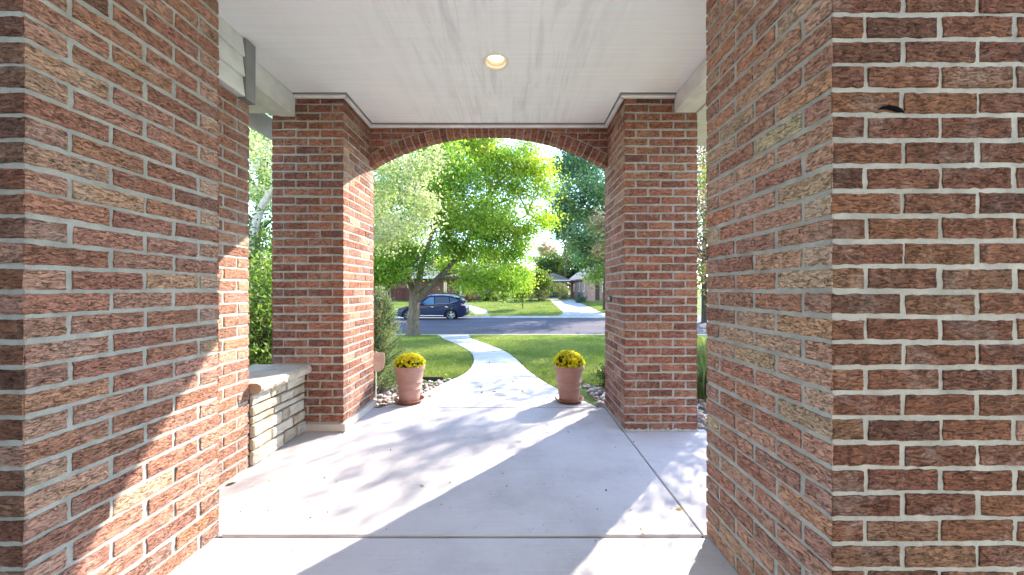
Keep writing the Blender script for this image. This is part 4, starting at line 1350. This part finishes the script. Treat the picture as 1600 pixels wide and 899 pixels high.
sb_ = MB(); sb_.grid(np.array([[(xx, yy, float(gz(max(yy, 3.32))) - .012 + .0) for yy in (1.5, 3.32, 4.64)] for xx in (-3.0, -1.4, -.9)]), flip=False)
for xa, xb, ya, yb in ((-3.0, -1.2, 2.78, 4.66), (1.535, 3.05, 1.5, 4.3), (.9, 1.54, 3.31, 4.3)):
    sb_.grid(np.array([[(xx, yy, float(gz(max(yy, 3.32))) + .004) for yy in np.linspace(ya, yb, 6)] for xx in (xa, xb)]), flip=True)
sb_.v.pop(0); sb_.c.pop(0); f0_ = sb_.f.pop(0); sb_.m.pop(0); sb_.f = [f - 9 for f in sb_.f]; sb_.n -= 9
tag(sb_.build('bed_soil', plain('bed_soil', (.10, .08, .065), 1., bump=.8)), kind='structure')
# lawn edging of the left bed
ed = thing('lawn_edging', 'dark brown edging strip between the rock bed and the lawn', 'edging', (-1.9, 4.66, float(gz(4.66))))
MB().cbox(-.9, .93, -.012, .012, -.05, .055, .003).build('strip', plain('dark_edging', (.05, .04, .034), .7), ed)

# ------------------------------------------------------------------ potted mums
potm = [(.0, .002), (.094, .002), (.099, .008), (.104, .05), (.109, .09), (.112, .125), (.117, .127), (.1205, .133), (.119, .140), (.114, .143), (.119, .185), (.121, .187), (.127, .191), (.129, .198), (.127, .206), (.122, .209),
        (.130, .26), (.136, .305), (.138, .31), (.144, .316), (.150, .325), (.153, .345), (.152, .362), (.148, .368), (.140, .366), (.136, .355), (.130, .315)]


def mum(label, seed, hs):
    t = thing('potted_chrysanthemum', label, 'potted plant', (0, 0, 0), 'potted yellow mums beside the walk')
    MB().lathe(potm, n=56).build('pot', M['terracotta'], t, smooth=True)
    MB().lathe([(.133, .335), (.06, .342), (0, .345)], n=30).build('soil', M['soil'], t)
    rg = np.random.default_rng(seed)
    n = 2600
    v = rg.normal(size=(n, 3)); v[:, 2] = np.abs(v[:, 2]) - .12; v /= np.linalg.norm(v, axis=1)[:, None]
    C = v * np.array((.148, .148, .140 * hs)) * rg.uniform(.35, .96, (n, 1)) + (0, 0, .355)
    col = np.array([(.045, .075, .02), (.07, .11, .028), (.035, .055, .018)])[rg.integers(3, size=n)] * rg.uniform(.7, 1.3, (n, 1))
    lm = MB(); lm.add(*leaf_cards(C, rg.uniform(.018, .034, n), col, rg, .3, .6, v, .4))
    for k in range(26):
        w_ = rg.normal(size=3); w_[2] = abs(w_[2]) + .4; w_ /= np.linalg.norm(w_)
        lm.tube(np.array([(0, 0, .34), w_ * .07 + (0, 0, .35), w_ * .13 + (0, 0, .355)]), (.004, .003, .002), 5, col=(.06, .08, .03), cap=False)
    lm.build('foliage', M['leaf'], t)
    fm = MB()
    yl = np.array([(.72, .54, .015), (.78, .62, .02), (.62, .44, .012), (.74, .64, .05)])
    for k in range(560):
        f = rg.normal(size=3); f[2] = abs(f[2]) * 1.15 + .02; f /= np.linalg.norm(f)
        if f[2] < .12 and rg.uniform() < .6: continue
        if hs < .95 and f[2] < .45 and rg.uniform() < .45: continue
        c = f * np.array((.155, .155, .150 * hs)) * rg.uniform(.93, 1.06) + (0, 0, .355)
        ax = f + rg.normal(0, .25, 3); ax /= np.linalg.norm(ax)
        e1 = np.cross(ax, (.3, .5, .8)); e1 /= np.linalg.norm(e1); e2 = np.cross(ax, e1)
        R = rg.uniform(.0095, .0155); base = yl[rg.integers(4)]
        V, Fc = [], []
        for ring_, (rr, zz, npt) in enumerate(((1, .1, 11), (.68, .38, 8))):
            for p in range(npt):
                th = 2 * PI * (p + .5 * ring_) / npt; dth = PI / npt * .9
                r0, r1 = .12 * R, rr * R
                def pt(r, th_, z_): return c + e1 * r * math.cos(th_) + e2 * r * math.sin(th_) + ax * z_
                s = len(V)
                V += [pt(r0, th, zz * R * .5), pt(r1 * .75, th - dth, zz * R), pt(r1, th, zz * R * .8), pt(r1 * .75, th + dth, zz * R)]
                Fc.append((s, s + 1, s + 2, s + 3))
        fm.add(V, np.array(Fc), base * rg.uniform(.8, 1.15))
    fm.build('flowers', M['leaf'], t)
    return t


def saucer(label):
    t = thing('saucer', label, 'saucer', (0, 0, 0), 'terracotta saucers under the pots')
    MB().lathe([(0, 0), (.105, 0), (.115, .004), (.138, .030), (.143, .034), (.146, .031), (.1465, .038), (.140, .040), (.131, .034), (.112, .012), (.0, .011)], n=56).build('dish', M['saucer'], t, smooth=True)
    return t


for (px, py, d_, l1, l2, sd, hs) in ((640, 626, 3.44, 'terracotta pot of yellow mums, foliage showing through, beside the juniper', 'terracotta saucer under the pot beside the juniper', 501, .78),
                                    (889, 624, 3.47, 'terracotta pot of dense domed yellow mums beside the brownish rocks', 'terracotta saucer under the pot beside the brownish rocks', 502, .96)):
    x = (px - CX) * d_ / F; zf = float(path_z(d_)) + .001
    s = saucer(l2); s.location = (x, d_, zf)
    p = mum(l1, sd, hs); p.location = (x, d_, zf + .0105)

# ------------------------------------------------------------------ yard sign
ysn = thing('yard_sign', 'small pinkish shield-shaped yard sign on a thin stake beside the pillar plinth', 'sign', (*at(587.5, 620, 3.62)[:2], float(gz(3.62))))
MB().tube([(0, 0, -.05), (0, 0, .52)], .0055, 8).build('stake', plain('white_stake', (.62, .60, .56), .5), ysn)
sh = [(-.085, .50), (-.084, .40), (-.07, .345), (-.035, .315), (.0, .305), (.035, .315), (.07, .345), (.084, .40), (.085, .50), (.045, .508), (0, .512), (-.045, .508)]
mb = MB(); mb.prism([(x + .012, z) for x, z in sh], 'y', -.010, -.0058)
mb.build('shield', plain('faded_pink_plastic', (.50, .36, .31), .5), ysn, recalc=True)
mb = MB()
for k, (xa, xb) in enumerate(((-.05, .06), (-.05, .065), (-.04, .05))):
    mb.box(xa + .01, xb, -.0115, -.0103, .462 - k * .018, .466 - k * .018)
mb.build('faded_lines', plain('faded_print', (.36, .25, .22), .6), ysn)

# ------------------------------------------------------------------ fallen leaves


def fallen(label, px, py, size, col, seed, d_=None, curl=.3):
    d_ = d_ or CAMZ * F / (py - CY)
    x = (px - CX) * d_ / F; z = float(path_z(d_)) + .002
    t = thing('fallen_leaf', label, 'leaf', (x, d_, z), 'fallen leaves on the concrete')
    rg = np.random.default_rng(seed)
    n = 9
    s = np.linspace(0, 1, n); wdt = np.sin(PI * s ** .8) * .30 * size * (1 + .25 * np.cos(s * 22))
    zc = curl * size * (.5 * (s - .4) ** 2 + .05)
    V = np.stack([np.stack([(s - .5) * size, wdt, zc + curl * wdt * .6], -1), np.stack([(s - .5) * size, 0 * s, zc], -1), np.stack([(s - .5) * size, -wdt, zc + curl * wdt * .5], -1)], 1)
    a = rg.uniform(0, 6.28); R = np.array([[math.cos(a), -math.sin(a), 0], [math.sin(a), math.cos(a), 0], [0, 0, 1]])
    mb = MB(); mb.grid(V @ R.T, col=col)
    mb.tube(np.array([(-.5 * size, 0, .002 + zc[0]), (-.75 * size, .05 * size, .004)]) @ R.T, .0012, 5, col=np.array(col) * .6)
    mb.build('blade', M['leaf'], t)


fallen('bright yellow leaf lying close to the right floor joint', 1061, 796, .034, (.45, .27, .04), 1)
fallen('tan leaf resting on the front floor joint', 1004, 835, .020, (.36, .22, .08), 2)
fallen('dull green leaf at the foot of the brick pier', 361, 757, .050, (.12, .13, .07), 3)
fallen('pale curled leaf in the sunny middle of the porch floor', 660, 760, .026, (.40, .32, .18), 4)
fallen('dark leaf fragment on the porch floor toward the number-plate pillar', 888, 676, .022, (.06, .04, .03), 5)
fallen('brown leaf in the centre of the walk between the pots', 772, 607, .060, (.26, .17, .08), 6)
fallen('curled brown leaf beside the saucer near the juniper', 672, 616, .080, (.30, .20, .09), 7, curl=.6)
fallen('yellow-brown leaf touching the curled brown leaf by the saucer', 661, 618, .070, (.36, .26, .10), 8, curl=.6)
fallen('tiny dark leaf scrap in the middle of the shaded floor', 786, 741, .012, (.05, .035, .03), 9)

rg = np.random.default_rng(777)
n = 900
y = rg.uniform(3.4, 13.9, n); x = -.6 * y - .5 + rg.uniform(size=n) * (1.05 * y + 1.2)
zz = np.where((x > path_l(y)) & (x < path_r(y)), path_z(y) + .006, gz(y) + .035)
keep = ((x > path_l(y)) & (x < path_r(y)) & (rg.uniform(size=n) < .12)) | (~((x > path_l(y)) & (x < path_r(y))) & (y > 4.6))
Cl = np.stack([x, y, zz], -1)[keep]; n = len(Cl)
lm = MB()
k = 70                                            # crumbs of leaf and bark blown on to the porch slabs
Cf = np.stack([rg.uniform(-1.5, 1.2, k), rg.uniform(1.35, 3.6, k), np.full(k, .003)], -1)
lm.add(*leaf_cards(Cf, rg.uniform(.006, .017, k), np.array([(.10, .07, .045), (.05, .038, .03), (.25, .17, .08)])[rg.integers(3, size=k)], rg, 3., .6, np.zeros((k, 3)), 0.))
lm.add(*leaf_cards(Cl, rg.uniform(.03, .07, n), np.array([(.38, .28, .10), (.30, .19, .08), (.45, .38, .16), (.22, .13, .06)])[rg.integers(4, size=n)], rg, 2.5, .7, np.tile((0., 0., 0.), (n, 1)), .0))
o = lm.build('leaf_litter', M['leaf']); tag(o, 'scattered small fallen leaves on the front lawn', kind='stuff')

# ------------------------------------------------------------------ parked car
cx0 = at(622, 0, 23.3)[0]
car = thing('parked_car', 'dark blue crossover car parked along the far kerb behind the street tree', 'car', (cx0, 23.45, -.945))
paint = Mat('dark_blue_paint', .34, (.010, .016, .045), .2); paint.b.inputs['Coat Weight'].default_value = .08
paint.colour(paint.ramp(paint.noise(3, 3), [(.3, (.005, .010, .042)), (.7, (.007, .014, .056))]))
glass = Mat('tinted_glass', .06, (.012, .02, .035), .9)
lightglass = Mat('windscreen_glass', .05, (.05, .12, .22), .9)
rubber = plain('tyre_rubber', (.018, .018, .018), .85)
alloy = plain('alloy_metal', (.55, .55, .57), .35, metal=.8)
blackp = plain('black_plastic', (.015, .015, .016), .6)
chrome = plain('bright_trim', (.7, .7, .72), .25, metal=.9)
Lc = 4.75
wx = (.93, 3.74); wr = .37


def archpts(cxw, r, n=12):
    return [(cxw + r * math.cos(t), .36 + r * math.sin(t)) for t in np.linspace(PI + .25, -.25, n)]


low = [(.10, .30), (.42, .25)] + archpts(wx[0], .43) + [(1.5, .23), (3.2, .23)] + archpts(wx[1], .43) + [(4.35, .30), (4.66, .38)]
uph = [(4.74, .55), (4.75, .80), (4.66, 1.02), (4.52, 1.14), (3.6, 1.10), (2.6, 1.05), (1.75, 1.03), (1.30, 1.02), (.75, .93), (.28, .80), (.08, .68), (.02, .50)]
outl = np.array(low + uph)
ctr = np.array((2.4, .62))
mb = MB()
layers = []
for y, k in ((-.93, .955), (-.925, .975), (-.86, 1.0), (.86, 1.0), (.925, .975), (.93, .955)):
    pts_ = ctr + (outl - ctr) * np.array((.5 + k * .5, k))
    # keep wheel cut-outs at size
    pts_[:len(low)] = outl[:len(low)]
    # body narrows in plan towards nose and tail
    nar = 1 - .16 * np.clip((.9 - pts_[:, 0]) / .9, 0, 1) ** 2 - .13 * np.clip((pts_[:, 0] - 4.0) / .75, 0, 1) ** 2
    layers.append(np.stack([pts_[:, 0], y * nar, pts_[:, 1]], -1))
n = len(outl)
V = np.concatenate(layers)
Fq = []
for a in range(len(layers) - 1):
    for i in range(n):
        Fq.append((a * n + i, a * n + (i + 1) % n, (a + 1) * n + (i + 1) % n, (a + 1) * n + i))
mb.add(V, np.array(Fq))
mb.add(layers[0], [list(range(n))]); mb.add(layers[-1], [list(range(n))[::-1]])
# cabin shell
cab = [(1.28, 1.00), (1.75, 1.30), (2.15, 1.56), (2.45, 1.64), (3.05, 1.66), (3.7, 1.62), (4.25, 1.50), (4.5, 1.30), (4.62, 1.06)]


def cabrow(y_belt, y_roof, grow=0.):
    out = []
    for x, z in cab:
        f = np.clip((z - 1.0) / .62, 0, 1)
        out.append((x, y_belt + (y_roof - y_belt) * f, z))
    return np.array(out)


A = cabrow(-.87, -.60); B = cabrow(.87, .60)
mid = A.copy(); mid[:, 1] = 0; mid[:, 2] += .03 * np.clip((mid[:, 2] - 1.2) / .4, 0, 1)
mb.grid(np.stack([A, mid, B], 0))
k = len(cab)
mb.add(A, [list(range(k))]); mb.add(B, [list(range(k))[::-1]])
body = mb.build('body', paint.m, car, recalc=True)
for s in (-1, 1):
    def wpt(x, z, off=.012):
        f = np.clip((z - 1.0) / .62, 0, 1)
        return (x, s * (.87 - .27 * f + off), z)
    for nm, poly, mt in (('side_window', [(1.72, 1.09), (2.22, 1.50), (2.55, 1.545), (2.62, 1.09)], lightglass.m), ('side_window', [(2.68, 1.09), (2.63, 1.545), (3.2, 1.555), (3.55, 1.53), (3.62, 1.14)], glass.m), ('side_window', [(3.68, 1.15), (3.62, 1.515), (3.95, 1.44), (4.16, 1.32)], glass.m)):
        p = [wpt(x, z) for x, z in poly]; p2 = [wpt(x, z, -.01) for x, z in poly]
        m_ = MB(); nn = len(p)
        m_.add(p + p2, [list(range(nn)), list(range(nn, 2 * nn))[::-1]] + [[i, (i + 1) % nn, nn + (i + 1) % nn, nn + i] for i in range(nn)])
        m_.build(nm, mt, car, recalc=True)
    MB().tube([wpt(1.66, 1.06, .014), wpt(2.6, 1.07, .014), wpt(3.62, 1.115, .014), wpt(4.2, 1.31, .016)], .011, 5).build('window_trim', chrome, car)
    MB().tube([(2.15, s * .55, 1.62), (2.4, s * .57, 1.70), (3.5, s * .57, 1.69), (3.85, s * .55, 1.62)], .02, 6).build('roof_rail', alloy, car)
    MB().cbox(1.45, 3.25, s * .935 - .012, s * .935 + .012, .30, .345, .006).build('sill_trim', chrome, car)
    for xh in (2.50, 3.45):
        MB().cbox(xh - .10, xh + .10, s * .945 - .014, s * .945 + .014, .885, .915, .006).build('door_handle', chrome, car)
    MB().cbox(1.72, 1.95, min(s * .88, s * 1.08), max(s * .88, s * 1.08), 1.06, 1.21, .04).build('wing_mirror', paint.m, car)
    MB().cbox(.06, .42, min(s * .55, s * .80), max(s * .55, s * .80), .66, .76, .02).build('headlight', plain('lamp_glass', (.6, .62, .65), .2), car)
    tl = MB(); tl.prism([(4.25, 1.02), (4.69, .96), (4.66, 1.08), (4.40, 1.11)], 'y', min(s * .70, s * .885), max(s * .70, s * .885))
    tl.build('tail_light', plain('tail_lamp', (.55, .32, .28), .25), car, recalc=True)
    for gx_ in (2.62, 3.62):
        MB().box(gx_ - .004, gx_ + .004, s * .932 - .003, s * .932 + .003, .36, 1.03).build('door_gap', blackp, car)
    for w_x in wx:
        wh = bpy.data.objects.new('wheel', None); COL.objects.link(wh); wh.parent = car; wh.location = (w_x, s * .80, wr)
        prof = [(.235, -.11), (.30, -.115), (.352, -.10), (.37, -.06), (.37, .06), (.352, .10), (.30, .115), (.235, .11), (.235, -.11)]
        ty = MB().lathe(prof, n=32).build('tyre', rubber, wh, smooth=True); ty.rotation_euler = (PI / 2, 0, 0)
        rm = MB().lathe([(.24, .10), (.225, .105), (.215, .06), (.21, .02), (0, .02)], n=32, mat=1)
        for kk in range(5):
            th = kk * 2 * PI / 5 + .3
            for dd in (-.13, .13):
                c_, s_ = math.cos(th + dd), math.sin(th + dd); c2, s2 = math.cos(th + dd * 1.6), math.sin(th + dd * 1.6)
                rm.tube([(c_ * .03, s_ * .03, .075), (c2 * .22, s2 * .22, .09)], (.02, .022), 5)
        rm.lathe([(.0, .10), (.045, .095), (.05, .06)], n=16)
        rm.lathe([(.215, .095), (.238, .105), (.238, .08)], n=32)
        rr_ = rm.build('rim', [alloy, blackp], wh); rr_.rotation_euler = (PI / 2 * (1 if s < 0 else -1), 0, 0)
# rear
MB().prism([(4.52, 1.14), (4.60, 1.12), (4.64, 1.30), (4.54, 1.34)], 'y', -.5, .5).build('rear_screen', glass.m, car, recalc=True)
MB().cbox(4.60, 4.77, -.72, .72, .34, .50, .03).build('rear_bumper', blackp, car)
MB().cbox(4.18, 4.52, -.56, .56, 1.585, 1.615, .012).build('spoiler', paint.m, car)
fs_ = MB(); fs_.prism([(1.42, 1.105), (1.44, 1.09), (2.12, 1.525), (2.10, 1.545)], 'y', -.62, .62); fs_.build('windscreen', lightglass.m, car, recalc=True)
MB().box(.35, 4.45, -.70, .70, .20, .34).build('underbody', blackp, car)

# ------------------------------------------------------------------ neighbours
BR1 = wallbrick_mat('dark_red_brick', (.17, .065, .045), (.12, .05, .04), (.22, .18, .16))
BR2 = wallbrick_mat('pink_brick', (.36, .20, .16), (.29, .15, .12), (.42, .36, .32))
RF = plain('grey_brown_shingles', (.17, .15, .14), .95, bump=.6, bscale=14)
RF2 = plain('pale_shingles', (.20, .18, .17), .95, bump=.6, bscale=14)
WF = plain('white_window_frame', (.70, .69, .66), .5)
PANE = Mat('house_glass', .08, (.02, .028, .04), .7).m


def window(parent, x, y, z0, w, h, frame=WF, side=None):
    """window on a wall facing -y at local (x, y); side='l' for a wall facing -x"""
    f = MB()
    t_ = .06
    def bx_(mb, a0, a1, d0, d1, z0_, z1_):
        if side == 'l': mb.cbox(d0, d1, a0, a1, z0_, z1_, .006)
        else: mb.cbox(a0, a1, d0, d1, z0_, z1_, .006)
    b0 = x if side == 'l' else y
    a = y if side == 'l' else x
    bx_(f, a - w / 2, a - w / 2 + t_, b0 - .05, b0 + .02, z0, z0 + h); bx_(f, a + w / 2 - t_, a + w / 2, b0 - .05, b0 + .02, z0, z0 + h)
    bx_(f, a - w / 2 + t_ + .002, a + w / 2 - t_ - .002, b0 - .048, b0 + .02, z0 + h - t_, z0 + h); bx_(f, a - w / 2 + t_ + .002, a + w / 2 - t_ - .002, b0 - .048, b0 + .02, z0, z0 + t_)
    bx_(f, a - .02, a + .02, b0 - .045, b0 + .02, z0 + t_ + .002, z0 + h - t_ - .002)
    fo = f.build('window', frame, parent)
    g_ = MB(); bx_(g_, a - w / 2 + t_, a + w / 2 - t_, b0 - .03, b0 + .01, z0 + t_, z0 + h - t_)
    g_.build('pane', PANE, fo)
    s_ = MB(); bx_(s_, a - w / 2 - .06, a + w / 2 + .06, b0 - .09, b0 + .01, z0 - .06, z0 - .002)
    s_.build('sill', frame, fo)


# long brick house behind the street tree
hy = 40.0; hz = float(gz(40.0)) - .1
h1 = thing('brick_house', 'long low dark red brick house across the street behind the street tree', 'house', (-10, hy, hz))
MB().box(-13, 8.6, .9, 9, 0, 2.75).build('wall', BR1, h1)
MB().prism([(-.5, 2.62), (9.6, 2.62), (9.6, 2.76), (4.55, 4.7), (-.5, 2.80)], 'x', -13.6, 9.2).build('roof', RF, h1, recalc=True)
MB().cbox(-1.2, -.5, 4.0, 4.8, 4.2, 5.4, .02).build('chimney', BR1, h1)
for xx in (3.72, 8.2):
    MB().cbox(xx - .11, xx + .11, -.25, -.03, 0, 2.615, .012).build('porch_column', plain('column_paint', (.50, .44, .40), .6), h1)
MB().cbox(-13.5, 9.1, -.54, -.503, 2.58, 2.83, .01).build('fascia', WF, h1)
for xx, ww in ((1.7, .5), (4.5, 1.1), (6.6, 1.0), (-2.2, 1.4), (-6.0, 1.6)):
    window(h1, xx, .9, .9, ww, 1.35, plain('dark_window_frame', (.06, .055, .055), .5))
MB().cbox(3.0, 3.5, .84, .895, .02, 2.1, .01).build('front_door', plain('dark_door', (.035, .03, .035), .5), h1)
# garage at the end of the driveway
gz_ = float(gz(46)) - .02
ga = thing('garage', 'small garage with a dark purple-grey door and pale roof ending the driveway', 'garage', (5.0, 46, gz_))
MB().box(-1.9, 2.2, 0, 6, 0, 2.35).build('wall', BR2, ga)
gd = MB()
for k in range(4):
    gd.cbox(-1.35, .95, -.04, -.003, .02 + k * .48, .02 + k * .48 + .47, .008)
gd.build('door', plain('purple_grey_door', (.060, .050, .068), .6), ga)
MB().prism([(-2.2, 2.30), (2.5, 2.30), (2.5, 2.42), (.2, 3.35), (-2.2, 2.42)], 'y', -.45, 6.4).build('roof', RF2, ga, recalc=True)
MB().cbox(-2.15, 2.45, -.50, -.455, 2.24, 2.42, .01).build('fascia', WF, ga)
# gabled brick house right of the driveway
h2z = float(gz(38)) + .12
h2 = thing('gabled_house', 'pinkish brick house with a steep front gable to the right of the driveway', 'house', (8.0, 38, h2z))
mb = MB(); mb.prism([(0, -.3), (7.2, -.3), (7.2, 2.55), (3.6, 5.4), (0, 2.55)], 'y', 0, 11)
mb.build('wall', BR2, h2, recalc=True)
mb = MB()
mb.prism([(-.45, 2.30), (-.45, 2.44), (3.6, 5.66), (7.65, 2.44), (7.65, 2.30), (3.6, 5.50)], 'y', -.35, 11.4)
mb.build('roof', RF2, h2, recalc=True)
MB().cbox(.06, .85, -.55, -.003, -.3, 2.30, .01).build('entry_wall', BR2, h2)
MB().cbox(.90, 1.45, -.06, -.003, 0, 2.05, .01).build('front_door', plain('brown_door', (.06, .04, .035), .5), h2)
window(h2, 2.2, 0, .95, .9, 1.2); window(h2, 4.6, 0, .95, 1.3, 1.2)
for yy in (1.5, 4.4, 8.0):
    window(h2, 0, yy, 1.0, .9, 1.0, side='l')
# board fence left of the brick house
fx0, fx1 = at(560, 0, 38.6)[0], at(650, 0, 38.6)[0]
fe = thing('board_fence', 'dark reddish board fence beside the thick-trunked round tree', 'fence', ((fx0 + fx1) / 2, 38.6, float(gz(38.6))))
mb = MB(); hw = (fx1 - fx0) / 2
x = -hw
k = 0
while x < hw:
    mb.cbox(x, x + .138, -.012, .012, .03, 1.45 + .02 * math.sin(k * 7.3), .004, col=np.array((.095, .04, .032)) * random.uniform(.75, 1.2)); x += .15; k += 1
mb.build('boards', tint_mat('stained_boards', .85), fe)
for xx in np.linspace(-hw, hw, 4):
    MB().cbox(xx - .05, xx + .05, .015, .11, 0, 1.5, .008).build('post', plain('stained_post', (.08, .035, .03), .85), fe)
for zz in (.3, 1.15):
    MB().cbox(-hw, hw, .013, .05, zz, zz + .09, .005).build('rail', plain('stained_rail', (.08, .035, .03), .85), fe)
# utility pole
ux = at(883, 0, 54)[0]
up_ = thing('utility_pole', 'thin dark wooden utility pole rising behind the garage', 'pole', (ux, 54, float(gz(54))))
MB().tube([(0, 0, 0), (0, 0, 4), (.03, 0, 8.6)], (.16, .14, .11), 9).build('shaft', M['darkbark'], up_, smooth=True)
MB().cbox(-.9, .9, -.06, .06, 7.7, 7.84, .01).build('crossarm', M['darkbark'], up_)
